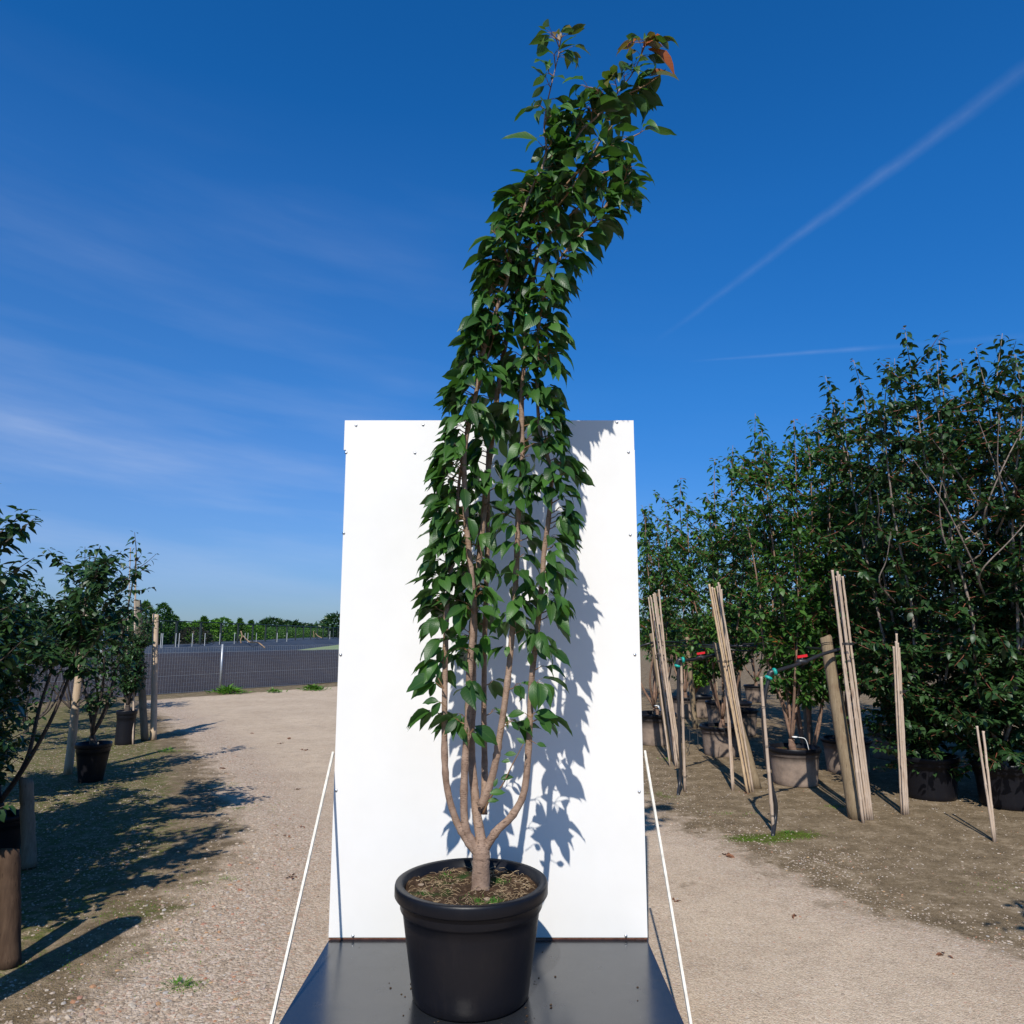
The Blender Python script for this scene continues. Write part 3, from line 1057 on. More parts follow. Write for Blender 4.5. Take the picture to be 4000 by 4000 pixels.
# ------------------------------------------------------------------ the cherry tree
STEMS = {
    'a': (3.22, [(1884, 3345), (1849, 3314), (1809, 3257), (1778, 3195), (1748, 3086), (1737, 2960), (1737, 2750), (1741, 2500), (1746, 2370), (1757, 2262), (1776, 2118), (1783, 2035), (1789, 1931), (1805, 1800), (1835, 1650), (1880, 1480), (1925, 1330), (1960, 1220)], 0.0200, 0.0060, 0.0),
    'b': (3.17, [(1874, 3332), (1849, 3296), (1819, 3235), (1812, 3117), (1818, 2950), (1828, 2800), (1835, 2600), (1852, 2400), (1843, 2270), (1835, 2180), (1822, 2050), (1815, 1900), (1813, 1780), (1834, 1640), (1862, 1525), (1879, 1417), (1910, 1298), (1957, 1159), (1980, 1100), (1995, 1010), (2025, 880), (2082, 728), (2116, 661), (2134, 578), (2126, 500), (2136, 412), (2162, 298), (2180, 221), (2186, 160)], 0.0205, 0.0025, 0.05),
    'c': (3.26, [(1884, 3330), (1874, 3250), (1862, 3180), (1854, 3090), (1844, 2993), (1841, 2880), (1846, 2700), (1850, 2500), (1862, 2300), (1880, 2100), (1900, 1900), (1925, 1700), (1950, 1500), (1985, 1300), (2020, 1150), (2060, 1000), (2110, 850), (2190, 690), (2222, 614)], 0.0260, 0.0050, 0.10),
    'd': (3.28, [(1886, 3180), (1892, 3080), (1893, 2980), (1890, 2800), (1893, 2500), (1897, 2370), (1905, 2100), (1906, 1952), (1906, 1786), (1930, 1600), (1960, 1400), (1990, 1250), (2030, 1080), (2080, 900), (2100, 780), (2180, 640), (2230, 500)], 0.0165, 0.0050, 0.14),
    'e': (3.25, [(1880, 3150), (1912, 3070), (1935, 2980), (1948, 2900), (1967, 2780), (1985, 2640), (2000, 2480), (2010, 2350), (2020, 2150), (2025, 2000), (2038, 1850), (2040, 1728), (2037, 1573), (2045, 1443), (2055, 1320), (2063, 1210), (2070, 1150), (2084, 1090), (2110, 950), (2150, 790), (2222, 614), (2266, 516), (2323, 464), (2390, 392), (2421, 350), (2473, 283), (2509, 205), (2525, 164)], 0.0185, 0.0028, 0.0),
    'f': (3.20, [(1886, 3330), (1911, 3288), (1948, 3237), (1995, 3193), (2040, 3117), (2057, 3024), (2066, 2900), (2070, 2800), (2077, 2650), (2092, 2520), (2105, 2400), (2119, 2250), (2126, 2150), (2140, 2050), (2150, 1950), (2154, 1850), (2140, 1790), (2122, 1740), (2105, 1650), (2098, 1500), (2100, 1350), (2115, 1200), (2150, 1080), (2209, 982), (2297, 889), (2349, 826), (2385, 775), (2431, 713), (2473, 660)], 0.0200, 0.0028, 0.03),
}
SIDES = [
    ('e', (2162, 738), [(2162, 760), (2270, 660), (2380, 580), (2500, 520)], 0.006, 3.2),
    ('e', None, [(2390, 392), (2330, 352), (2280, 338)], 0.004, 3.18),
    ('e', None, [(2400, 380), (2490, 350), (2570, 300), (2600, 270)], 0.004, 3.25),
    ('c', None, [(2110, 850), (2230, 760), (2330, 690), (2450, 640)], 0.006, 3.35),
    ('c', None, [(2060, 1000), (2160, 900), (2270, 800), (2380, 700)], 0.006, 3.30),
    ('d', None, [(2180, 640), (2200, 540), (2260, 430), (2300, 400)], 0.005, 3.33),
    ('e', None, [(2150, 800), (2230, 740), (2340, 560), (2400, 480)], 0.005, 3.15),
    ('b', None, [(2000, 1000), (1960, 940), (1920, 900)], 0.005, 3.12),
    ('b', None, [(1995, 1010), (1950, 1020), (1905, 1010)], 0.004, 3.15),
]


def build_tree():
    base = Vector((at(1878, 3420, POT_C.y).x, POT_C.y - 0.01, ZS))
    t = thing('cherry_tree', 'tall multi-stemmed young cherry tree with drooping green leaves planted in the large black pot', 'tree', tuple(base))
    # trunk
    tr = MB()
    p = [base + Vector((0, 0, -0.03)), base, at(1879, 3378, 3.25), at(1880, 3340, 3.25), at(1880, 3308, 3.25), at(1878, 3270, 3.255)]
    rad = [0.046, 0.038, 0.035, 0.036, 0.031, 0.017]
    pp = smooth_path(p, 5)
    rr = np.interp(np.linspace(0, 5, len(pp)), range(6), rad)
    tr.tube(pp, [r_ * (1 + 0.035 * math.sin(i * 1.9)) for i, r_ in enumerate(rr)], 18, jit=0.03)
    tr.build('trunk', M['bark'], t)
    paths = {}
    for key, (Y, pts, r0, r1, dy) in STEMS.items():
        n = len(pts)
        W = []
        for i, (px, py) in enumerate(pts):
            f = i / (n - 1)
            # the stems start together on the trunk and part in depth as they rise
            hgt = min(1.0, max(0.0, (3330 - py) / 450.0))
            off = (Y - 3.25)
            YY = 3.25 + off * hgt + dy * hgt * (1 - 0.5 * f)
            W.append(at(px, py, YY))
        ph = random.Random(ord(key))
        sp = smooth_path(W, 5)
        m = len(sp)
        rad = []
        for i in range(m):
            f = i / (m - 1)
            r_ = 0.60 * r0 * max(0.0, 1 - f ** 1.6) * (1 + 0.45 * math.exp(-f * 16)) + min(r1, 0.0032) * (1 - 0.5 * f)
            r_ *= 1 + (0.16 if ph.random() < 0.14 else 0.0) + 0.02 * math.sin(i * 2.3)
            rad.append(r_)
        rad[0] *= 1.1
        b = MB()
        b.tube(sp, rad, 12, jit=0.03)
        b.build('stem', M['bark'], t)
        paths[key] = (sp, rad)
    sides = []
    tw = MB()
    for key, _, pts, r_, Y in SIDES:
        W = [at(px, py, Y) for px, py in pts]
        W[0] = min(paths[key][0], key=lambda q: (q - W[0]).length)
        sp = smooth_path(W, 6)
        sides.append((sp, r_))
        tw.tube(sp, [r_ * (1 - 0.6 * i / len(sp)) for i in range(len(sp))], 7)
    # lists of leaves
    B, D, U, L, Wd, DR, FO, RN, RD = [], [], [], [], [], [], [], [], []
    r = random.Random(23)

    def leaf(base_, d, up, ln, red=0.0, wr=None, droop=None):
        B.append(tuple(base_)); D.append(tuple(d)); U.append(tuple(up))
        ln *= 1.08; L.append(ln); Wd.append(ln * (wr or r.uniform(0.31, 0.47)))
        DR.append(droop if droop is not None else r.uniform(0.2, 1.5)); FO.append(r.uniform(0.1, 0.75))
        RN.append(min(1, max(0, r.gauss(0.45, 0.33)))); RD.append(red)

    def cluster(c, out_az, n, size, spread=1.9, pit=(-0.75, 0.0), red=0.0, pet=(0.022, 0.042)):
        for k in range(n):
            a = out_az + r.uniform(-spread, spread) if n > 2 else out_az + r.uniform(-0.5, 0.5)
            pt = Vector((math.cos(a), math.sin(a), r.uniform(-0.05, 0.75)))
            pt.normalize()
            pl = r.uniform(*pet)
            lb = c + pt * pl
            pitch = r.uniform(*pit)
            d = Vector((math.cos(a) * math.cos(pitch), math.sin(a) * math.cos(pitch), math.sin(pitch)))
            up = Vector((r.uniform(-0.8, 0.8), r.uniform(-0.8, 0.8), 1.0))
            ln = size * (r.uniform(0.45, 0.75) if r.random() < 0.22 else r.uniform(0.78, 1.2))
            if lb.y + d.y * ln > PY - 0.03:
                d.y = -abs(d.y)
            leaf(lb, d, up, ln, red)
            tw.tube([c, c + pt * pl * 0.55 + Vector((0, 0, 0.004)), lb], [0.0014, 0.0011, 0.0010], 3, cap=False)

    def py_of(p):
        v = p - Vector((0, 0, EYE))
        f = v.y * math.cos(PITCH) + v.z * math.sin(PITCH)
        u = -v.y * math.sin(PITCH) + v.z * math.cos(PITCH)
        return 2000 - u / f * FPX, 2000 + v.x / f * FPX

    for key, (sp, rad) in paths.items():
        acc, nxt = 0.0, 0.0
        for i in range(1, len(sp)):
            acc += (sp[i] - sp[i - 1]).length
            y, x = py_of(sp[i])
            if y > 2840:
                nxt = acc
                continue
            if acc < nxt:
                continue
            if y > 2450:
                gap, n, size = (r.uniform(0.045, 0.085) if y < 2680 else r.uniform(0.08, 0.14)), r.choice((3, 4, 5, 5)), 0.115
            elif y > 1050:
                gap, n, size = r.uniform(0.013, 0.026), r.choice((4, 5, 6)), 0.110
            elif y > 700:
                gap, n, size = r.uniform(0.013, 0.024), r.choice((4, 5, 6)), 0.115
            elif y > 260:
                gap, n, size = r.uniform(0.026, 0.04), r.choice((3, 4, 4)) if key == 'b' else r.choice((4, 5, 5)), 0.104 if key == 'b' else 0.115
            else:
                gap, n, size = r.uniform(0.014, 0.022), 4, 0.092
            nxt = acc + gap
            # outwards from the middle of the tree
            cx = np.interp(y, [250, 800, 1200, 1700, 2400, 2900], [2330, 2230, 2030, 1980, 1930, 1890])
            side = (x - cx) / 110.0
            if y < 720:
                side = 0.0
            az = math.atan2(r.gauss(-0.55, 1.0), side + r.gauss(0, 0.85))
            red = 0.0
            if y < 230 and key == 'e':
                red = r.choice((0.05, 0.2, 0.85))
            elif y < 420 and key == 'e':
                red = r.choice((0, 0.04, 0.1, 0.2))
            elif y < 220:
                red = r.choice((0.1, 0.3))
            spur = Vector((math.cos(az), math.sin(az), 0.4)) * r.uniform(0.008, 0.055)
            c = sp[i] + spur
            tw.tube([sp[i], c], [0.0032, 0.0024], 5, cap=False)
            pit = (-0.8, 0.0) if y > 1000 else (-0.6, 0.25)
            cluster(c, az, n, size, 1.25 if y > 1000 else 1.5, pit, red)
    for sp, r_ in sides:
        acc, nxt = 0.0, 0.02
        for i in range(1, len(sp)):
            acc += (sp[i] - sp[i - 1]).length
            if acc < nxt:
                continue
            nxt = acc + r.uniform(0.026, 0.045)
            cluster(sp[i], r.uniform(0, 6.28), r.choice((3, 4, 5)), 0.120, 1.5, (-0.7, 0.1))
    # leaves that mark the outline
    def single(px, py, tx, ty, Y, ln=None, red=0.0, dy=0.0, droop=0.5, anchor=None):
        a, b = at(px, py, Y), at(tx, ty, Y + dy)
        if anchor:
            tw.tube([at(*anchor, Y), a], [0.0022, 0.0013], 4, cap=False)
        leaf(a, b - a, (r.uniform(-.2, .2), -0.8, 0.6), (b - a).length if ln is None else ln, red, 0.46, droop)
    single(2102, 552, 1968, 508, 3.2, anchor=(2130, 585))
    single(2255, 938, 2375, 990, 3.2, anchor=(2215, 980), droop=0.8)
    single(2536, 300, 2655, 258, 3.2, red=0.6, droop=0.8)
    single(2522, 170, 2600, 168, 3.2, red=0.9, droop=0.5)
    single(2512, 185, 2560, 140, 3.2, red=0.9, droop=0.3)
    single(2530, 190, 2650, 262, 3.22, red=0.8, droop=0.5)
    single(2170, 165, 2112, 145, 3.2, droop=0.9)
    single(2186, 160, 2188, 100, 3.2, red=0.4, droop=0.1, ln=0.05)
    for (px, py, tx, ty, an) in ((1706, 2640, 1580, 2685, (1732, 2690)), (1700, 2664, 1615, 2712, (1732, 2690)), (1704, 2668, 1672, 2722, (1732, 2692)), (1712, 2650, 1715, 2610, (1735, 2690)),
                                 (1715, 2740, 1650, 2740, (1740, 2760)), (1722, 2742, 1680, 2800, (1740, 2760)), (1730, 2530, 1662, 2570, (1742, 2560)), (1732, 2535, 1706, 2592, (1742, 2560)),
                                 (1808, 2840, 1812, 2890, (1828, 2870)), (1850, 2850, 1905, 2870, (1828, 2875)), (1842, 2862, 1900, 2915, (1828, 2875)), (1855, 2835, 1950, 2900, (1830, 2872)),
                                 (2090, 2782, 2180, 2790, (2072, 2800)), (2085, 2795, 2160, 2830, (2072, 2803)), (2060, 2800, 2056, 2850, (2072, 2800)), (2050, 2785, 1980, 2790, (2070, 2800)),
                                 (1995, 2820, 2030, 2850, (1955, 2850)), (2070, 2545, 2076, 2600, (2092, 2540)), (2095, 2540, 2140, 2575, (2092, 2530)), (2095, 2905, 2135, 2912, (2068, 2890))):
        single(px, py, tx, ty, 3.17, anchor=an)
    # thin twig at the foot
    sw = smooth_path([at(1886, 3180, 3.24), at(1920, 3110, 3.2), at(1960, 3070, 3.16), at(2000, 2990, 3.14), at(2045, 2905, 3.13)], 6)
    tw.tube(sw, [0.0042 - 0.0026 * i / len(sw) for i in range(len(sw))], 6)
    for (px, py, tx, ty) in ((1905, 3130, 1948, 3122), (1912, 3100, 1972, 3090), (1930, 3075, 1940, 3040), (1955, 3045, 2005, 3030), (1995, 2975, 1958, 2972), (2018, 2945, 1970, 2942), (2050, 2905, 2020, 2880)):
        single(px, py, tx, ty, 3.15)
    tw.build('twigs', M['twig'], t)
    leaves_mesh('foliage', B, D, U, L, Wd, np.array(DR), np.array(FO), np.array(RN), np.array(RD), M['leaf'], t, T_NEAR, wavy=0.05)
    # green plastic ties
    for (px, py) in ((2063, 1238), (1915, 1240), (1908, 1276)):
        tb = MB()
        c = at(px, py, 3.17)
        ring = [c + Vector((math.cos(a) * 0.017, math.sin(a) * 0.017, 0.004 * math.sin(2 * a))) for a in np.linspace(0, 6.283, 15)]
        tb.tube(ring, 0.0042, 6)
        tb.tube([c + Vector((0.014, -0.012, 0)), c + Vector((0.03, -0.02, -0.012))], 0.003, 5)
        tb.build('tie', M['green_tie'], t)
    return t


build_tree()


# ------------------------------------------------------------------ nursery trees
def nursery_tree(name, label, x, y, H, Rr, seed, pot_r=0.29, pot_h=0.4, n_stem=6, zb=1.0, leafL=0.098, dens=1.0, mat='leaf_bg', bark='bark_bg',
                 group=None, pot_label=None, leaders=3, squash=1.0, z_low=0.0, spire=0.45, potmat='pot_dusty', red=True, single=False, low=0.85, hang=False, bare=0, potgroup=None, tag_strip=False, pot_taper=0.8):
    r = random.Random(seed)
    base_z = gz(x, y) if (abs(x) < 13 and 0.4 < y < 26) else 0.0
    if pot_label:
        pot('plant_pot', pot_label, (x, y, base_z - 0.005), pot_r, pot_h, M[potmat], n=36, group=potgroup, taper=pot_taper)
        z0 = base_z + pot_h - 0.05
    else:
        z0 = base_z
    t = thing(name, label, 'tree', (x, y, z0), group)
    tk = MB()
    tkh = 0.12 if not single else zb * 0.8
    tr = 0.035 if not single else 0.03
    top = Vector((x + r.uniform(-.03, .03), y, z0 + tkh))
    tk.tube(smooth_path([(x, y, z0 - 0.03), (x + r.uniform(-.02, .02), y, z0 + tkh * 0.5), top], 4), [tr * 1.15] * 5 + [tr * 0.95] * 4, 10, jit=0.04)
    trunk = tk.build('trunk', M[bark], t)
    B, D, U, L, RN, RD = [], [], [], [], [], []
    br = MB()

    def add_leaf(p, az, pitch, ln, rd=0.0):
        d = (math.cos(az) * math.cos(pitch), math.sin(az) * math.cos(pitch), math.sin(pitch))
        B.append(tuple(p)); D.append(d); U.append((r.uniform(-.5, .5), r.uniform(-.5, .5), 1))
        L.append(ln); RN.append(min(1, max(0, r.gauss(.45, .28)))); RD.append(rd)

    def leafy(path, gap, ln, tipred, k=2):
        tipred = tipred and (k == 2 or r.random() < 0.12)
        acc, nxt = 0, 0
        tot = sum((path[i] - path[i - 1]).length for i in range(1, len(path)))
        az = r.uniform(0, 6.28)
        for i in range(1, len(path)):
            seg = (path[i] - path[i - 1]).length
            while nxt < acc + seg:
                f = (nxt - acc) / seg
                p = path[i - 1].lerp(path[i], f)
                rel = nxt / tot
                az += 2.4 + r.uniform(-.6, .6)
                for q in range(k):
                    a = az + q * 2.8 + r.uniform(-.7, .7)
                    s = ln * r.uniform(.65, 1.15) * (1 - 0.35 * max(0, rel - 0.8) / 0.2)
                    off = Vector((math.cos(a), math.sin(a), 0.3)) * r.uniform(0.01, 0.04)
                    add_leaf(p + off, a, r.uniform(-0.8, 0.25) if rel < 0.95 else r.uniform(-0.1, 0.6), s, (r.uniform(0.4, 0.9) if rel > 0.955 and tipred else 0))
                nxt += gap * r.uniform(.7, 1.3)
            acc += seg

    sts = []
    for s in range(n_stem):
        a = 2 * math.pi * s / n_stem + r.uniform(-.4, .4)
        rr = Rr * r.uniform(0.40, 0.85)
        Hs = (H - z0) * (r.uniform(low - 0.07, low + 0.07) if s >= leaders else r.uniform(0.93, 1.0))
        P = [top]
        for f in (0.15, 0.35, 0.6, 0.85, 1.0):
            q = rr * (f ** 0.55 if f < 0.9 else 1.0)
            P.append(Vector((x + math.cos(a) * q + r.uniform(-.05, .05), y + math.sin(a) * q * squash + r.uniform(-.05, .05), z0 + tkh + (Hs - tkh) * f)))
        sp = smooth_path(P, 5)
        sts.append(sp)
        m = len(sp)
        b = MB()
        b.tube(sp, [0.018 * (1 - i / m) ** 0.9 + 0.0016 for i in range(m)], 7, jit=0.03)
        b.build('stem', M[bark], t)
        # leaves on the leader spire
        k0 = int(m * 0.82)
        leafy(sp[k0:], 0.030 / dens, leafL * 1.1, red, 2)
        # side shoots
        nb = int(r.uniform(40, 48) * dens * (max(H, 3.5) / 4.0))
        for q in range(nb):
            f = r.uniform(0.0, 0.86)
            i = int(f * (m - 1))
            p = sp[i]
            if p.z < zb:
                continue
            aa = a + r.gauss(0, 1.7)
            ln = Rr * r.uniform(0.2, 0.85) * (1.05 - 0.42 * f)
            rise = r.uniform(-0.55 if hang else 0.15, 0.8 if hang else 1.1) * ln
            e = p + Vector((math.cos(aa) * ln, math.sin(aa) * ln * squash, rise))
            mid = p.lerp(e, 0.5) + Vector((0, 0, -0.06 * ln))
            sh = smooth_path([p, mid, e], 4)
            br.tube(sh, [0.006, 0.0055, 0.005, 0.0045, 0.004, 0.0035, 0.003, 0.0025, 0.002], 4, cap=False)
            leafy(sh, 0.045 / dens, leafL, red, 3)
    bl = MB()
    for q in range(bare):
        a = -math.pi / 2 + r.uniform(-1.3, 1.3)
        z1 = r.uniform(0.9, 2.6)
        p = Vector((x + math.cos(a) * Rr * 0.75, y + math.sin(a) * Rr * 0.75, z0 + z1))
        e = p + Vector((r.uniform(-0.7, 0.5), math.sin(a) * Rr * 0.45, r.uniform(0.3, 1.0)))
        sh = smooth_path([p - Vector((math.cos(a) * 0.3, math.sin(a) * 0.3, 0.2)), p, p.lerp(e, 0.5) + Vector((r.uniform(-.06, .06), 0, r.uniform(-.06, .06))), e], 4)
        bl.tube(sh, [0.011 * (1 - 0.75 * i / len(sh)) for i in range(len(sh))], 5, cap=False)
    if bare:
        o_ = bl.build('bare_branches', M['bark_grey'], t)
        o_['kind'] = 'stuff'
    br.build('twigs', M['twig_red'] if red else M[bark], t)
    n = len(B)
    leaves_mesh('foliage', B, D, U, np.array(L), np.array(L) * rng.uniform(0.48, 0.62, n), rng.uniform(0.2, 0.9, n), rng.uniform(0.1, 0.45, n), np.array(RN), np.array(RD), M[mat], t, T_FAR)
    if tag_strip:
        ts = MB()
        p = top + Vector((0.02, -0.05, 0.03))
        pts = [p + Vector((0.025 * math.cos(a), 0.025 * math.sin(a), 0)) for a in np.linspace(0, 6.28, 13)]
        ts.tube(pts, 0.007, 5)
        q = p + Vector((0.03, -0.02, 0.0))
        if tag_strip == 1:
            ts.bar(q, q + Vector((0.09, -0.02, -0.13)), 0.028, 0.002, up=(0, 1, 0))
        else:
            ts.tube(smooth_path([q, q + Vector((0.07, -0.02, -0.02)), q + Vector((0.10, -0.03, -0.14))], 5), 0.004, 4)
        ts.build('label_strip', M['white_tag'], t)
    return t


GR = 'potted trees in the row to the right'
PG = 'pots of the right-hand tree row'


def rtree(label, px, Y, H, Rr, seed, potl=None, **kw):
    if 'mat' not in kw and 'dens' not in kw:
        kw['dens'] = 0.85
    X = (px - 2000) / FPX * Y
    return nursery_tree('nursery_tree', label, X, Y, H, Rr, seed, pot_label=potl, group=GR, potgroup=PG, **kw)


rtree('slim leafy potted tree just beside the right edge of the white board', 2545, 11.6, 3.75, 0.62, 1, 'dusty pot half hidden by the right edge of the white board', tag_strip=1, zb=1.35, pot_r=0.31, pot_h=0.46)
rtree('potted tree with a single tall leader rising between the first two cane bundles', 2790, 10.6, 4.35, 0.80, 2, 'dusty pot standing behind the middle cane bundle', zb=1.0, leaders=2)
rtree('bushy potted tree with reddish shoot tips above the pot with the white strip', 3115, 8.9, 4.55, 0.82, 3, None, tag_strip=0, zb=0.85, leaders=4, n_stem=7, dens=0.85)
rtree('potted tree behind the bent grey stake with a white strip round its stem', 3060, 8.62, 3.4, 0.55, 4, 'wide dusty pot with a grey rim behind the bent hose and stake', tag_strip=2, zb=1.0, pot_r=0.29, pot_h=0.40, n_stem=4, dens=0.8)
rtree('taller potted tree with two upright tips left of the dark trees', 3260, 9.4, 4.85, 0.75, 5, 'dark pot in the shade behind the thick leaning post', zb=0.95, leaders=2)
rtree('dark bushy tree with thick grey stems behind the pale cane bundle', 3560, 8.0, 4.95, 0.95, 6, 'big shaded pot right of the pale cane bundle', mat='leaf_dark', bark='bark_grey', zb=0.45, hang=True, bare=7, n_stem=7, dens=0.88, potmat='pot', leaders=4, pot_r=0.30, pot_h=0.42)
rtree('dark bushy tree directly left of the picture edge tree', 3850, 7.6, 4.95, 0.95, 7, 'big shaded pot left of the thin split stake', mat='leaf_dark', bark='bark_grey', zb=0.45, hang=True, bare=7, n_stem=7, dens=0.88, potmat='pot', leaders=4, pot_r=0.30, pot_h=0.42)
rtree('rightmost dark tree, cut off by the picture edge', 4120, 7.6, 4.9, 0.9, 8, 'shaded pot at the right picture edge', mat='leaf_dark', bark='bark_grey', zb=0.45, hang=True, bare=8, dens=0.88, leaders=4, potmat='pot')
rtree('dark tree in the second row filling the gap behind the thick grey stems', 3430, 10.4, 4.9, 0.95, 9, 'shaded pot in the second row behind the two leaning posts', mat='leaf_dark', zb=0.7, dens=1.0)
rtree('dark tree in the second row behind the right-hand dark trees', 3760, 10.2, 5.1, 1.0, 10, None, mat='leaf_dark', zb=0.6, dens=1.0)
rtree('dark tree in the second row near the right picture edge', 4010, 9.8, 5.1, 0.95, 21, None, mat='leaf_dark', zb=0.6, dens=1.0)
rtree('distant potted tree between the white board and the square post', 2660, 15.2, 3.9, 0.75, 11, 'dusty pot far back, right of the square post', zb=1.3, dens=0.9, n_stem=5)
rtree('distant potted tree behind the forked cane bundle', 2850, 14.2, 4.1, 0.85, 12, 'dusty pot far back, left of the forked cane bundle', zb=1.35, dens=0.9, n_stem=5)
rtree('distant potted tree behind the tree with reddish tips', 3050, 14.0, 4.6, 0.95, 13, None, zb=1.2, dens=0.9)
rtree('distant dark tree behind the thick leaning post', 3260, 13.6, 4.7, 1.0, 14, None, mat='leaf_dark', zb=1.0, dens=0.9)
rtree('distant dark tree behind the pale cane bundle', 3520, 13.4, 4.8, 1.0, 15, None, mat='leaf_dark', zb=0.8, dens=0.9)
rtree('distant yellow-green shrub glowing between the board and the square post', 2700, 19.5, 1.95, 0.7, 16, None, mat='leaf_light', zb=0.3, dens=1.1, n_stem=6, red=False)
rtree('far tree in the third row behind the cane bundles', 2930, 18.5, 4.6, 1.1, 17, 'dusty pot far away in the third row', zb=1.2, dens=0.8)
rtree('far tree in the third row close to the board', 2580, 18.8, 3.8, 0.9, 18, None, zb=0.9, dens=0.8)

# pots standing alone far back
for i, (px, py, w, lb) in enumerate(((2822, 2838, 0.23, 'dusty empty-looking pot directly left of the middle canes'), (2748, 2807, 0.25, 'grey pot in partial shade behind the square post'), (2745, 2717, 0.33, 'farthest dusty pot, seen under the black hoses'), (2925, 2880, 0.24, 'shaded pot between the middle canes and the grey stake'))):
    g = gp(px, py)
    pot('plant_pot', lb, (g.x, g.y + w, 0.0), w, 0.42, M['pot_dusty'], n=32, group=PG)


# ------------------------------------------------------------------ posts, canes, hoses on the right
def rough_post(name, label, a, b, r0, r1, mat, group=None, wire=None, cat='post', n=12):
    t = thing(name, label, cat, tuple(b), group)
    m = MB()
    a, b = Vector(a), Vector(b)
    K = 14
    pts, rad = [], []
    rr = random.Random(int(abs(a.x) * 1000))
    for i in range(K + 1):
        f = i / K
        p = b.lerp(a, f)
        p += Vector((rr.uniform(-1, 1), rr.uniform(-1, 1), 0)) * 0.0025
        pts.append(p)
        rad.append((r0 + (r1 - r0) * f) * (1 + rr.uniform(-0.03, 0.03)))
    # chamfered head
    d = (a - b).normalized()
    pts.append(a + d * 0.006)
    rad.append(r1 * 0.86)
    m.tube(pts, rad, n, jit=0.02)
    m.build('shaft', M[mat], t)
    if wire is not None:
        w = MB()
        for f in wire:
            c = b.lerp(a, f)
            q = r0 + (r1 - r0) * f + 0.002
            x = d.cross(Vector((0, 1, 0))).normalized()
            y = d.cross(x)
            ring = [c + x * math.cos(k) * q + y * math.sin(k) * q + d * 0.004 * math.sin(k * 1.0) for k in np.linspace(0, 6.283, 17)]
            w.tube(ring, 0.0022, 5)
        w.build('wire', M['wire'], t)
    return t


def cane_path(a, b, r_, seed):
    rr = random.Random(seed)
    a, b = Vector(a), Vector(b)
    L = (a - b).length
    n = max(3, int(L / 0.22))
    pts, rad = [], []
    for i in range(n):
        f0 = i / n
        for f, k in ((f0 + 0.001, 1.0), (f0 + 0.5 / n, 0.96), (f0 + 1 / n - 0.03 / L, 1.0), (f0 + 1 / n - 0.012 / L, 1.16)):
            f = min(f, 1.0)
            p = b.lerp(a, f)
            pts.append(p + Vector((rr.uniform(-1, 1), rr.uniform(-1, 1), 0)) * 0.0012)
            rad.append(r_ * k * (1.0 - 0.15 * f))
    return pts, rad


def cane_bundle(label, canes, tie=None, group='bamboo cane bundles', r_=0.0125, name='bamboo_cane_bundle', cat='cane bundle', yellow=()):
    b0 = Vector(canes[0][1])
    t = thing(name, label, cat, (b0.x, b0.y, 0.0), group)
    for i, (a, b) in enumerate(canes):
        m = MB()
        pts, rad = cane_path(a, b, r_ * random.uniform(0.85, 1.15), i)
        m.tube(pts, rad, 7)
        m.build('cane', M['cane_yellow' if i in yellow else 'cane'], t)
    if tie:
        w = MB()
        for c, rad in tie:
            c = Vector(c)
            for dz in (-0.006, 0.006):
                ring = [c + Vector((math.cos(k) * rad, math.sin(k) * rad * 0.9, dz + 0.003 * math.sin(k))) for k in np.linspace(0, 6.283, 17)]
                w.tube(ring, 0.0035, 5)
            w.tube([c + Vector((rad, 0, 0)), c + Vector((rad + 0.03, -0.01, 0.012))], 0.003, 4)
        w.build('tie', M['wire'], t)
    return t


def foot(px, py):
    g = gp(px, py)
    g.z = gz(g.x, g.y) - 0.01
    return g


def lean(top, bot, dy=0.0):
    """a leaning stick: foot on the ground at bot px, head at top px, dy farther"""
    b = foot(*bot)
    a = at(top[0], top[1], b.y + dy)
    return a, b


rg = random.Random(5)
# left bundle
cs = []
for (tx, ty, bx, by) in ((2534, 2322, 2618, 2996), (2543, 2318, 2633, 2990), (2550, 2312, 2648, 2998), (2556, 2316, 2655, 2975), (2562, 2320, 2657, 2950), (2572, 2306, 2641, 2998), (2540, 2330, 2650, 2960)):
    a, b = lean((tx + rg.uniform(-1, 1), ty + rg.uniform(-10, 14)), (bx, by + rg.uniform(-8, 6)), 0.25)
    a.y += rg.uniform(-0.02, 0.03)
    cs.append((a, b))
cane_bundle('leaning bundle of pale bamboo canes nearest the white board', cs, [(at(2577, 2560, cs[0][1].y + 0.15), 0.055)])
# forked bundle in the middle
cs = []
for (tx, ty, bx, by) in ((2772, 2282, 2921, 3096), (2782, 2276, 2927, 3098), (2792, 2280, 2934, 3100), (2803, 2274, 2943, 3100), (2812, 2288, 2862, 3094), (2818, 2292, 2866, 3092), (2799, 2285, 2936, 3085)):
    a, b = lean((tx + rg.uniform(-1, 1), ty + rg.uniform(-10, 14)), (bx, by + rg.uniform(-8, 6)), 0.25)
    a.y += rg.uniform(-0.02, 0.03)
    cs.append((a, b))
cane_bundle('forked bundle of bamboo canes with its feet spread apart left of the grey rimmed pot', cs, [(at(2826, 2583, cs[0][1].y + 0.15), 0.06)], yellow=(0, 2))
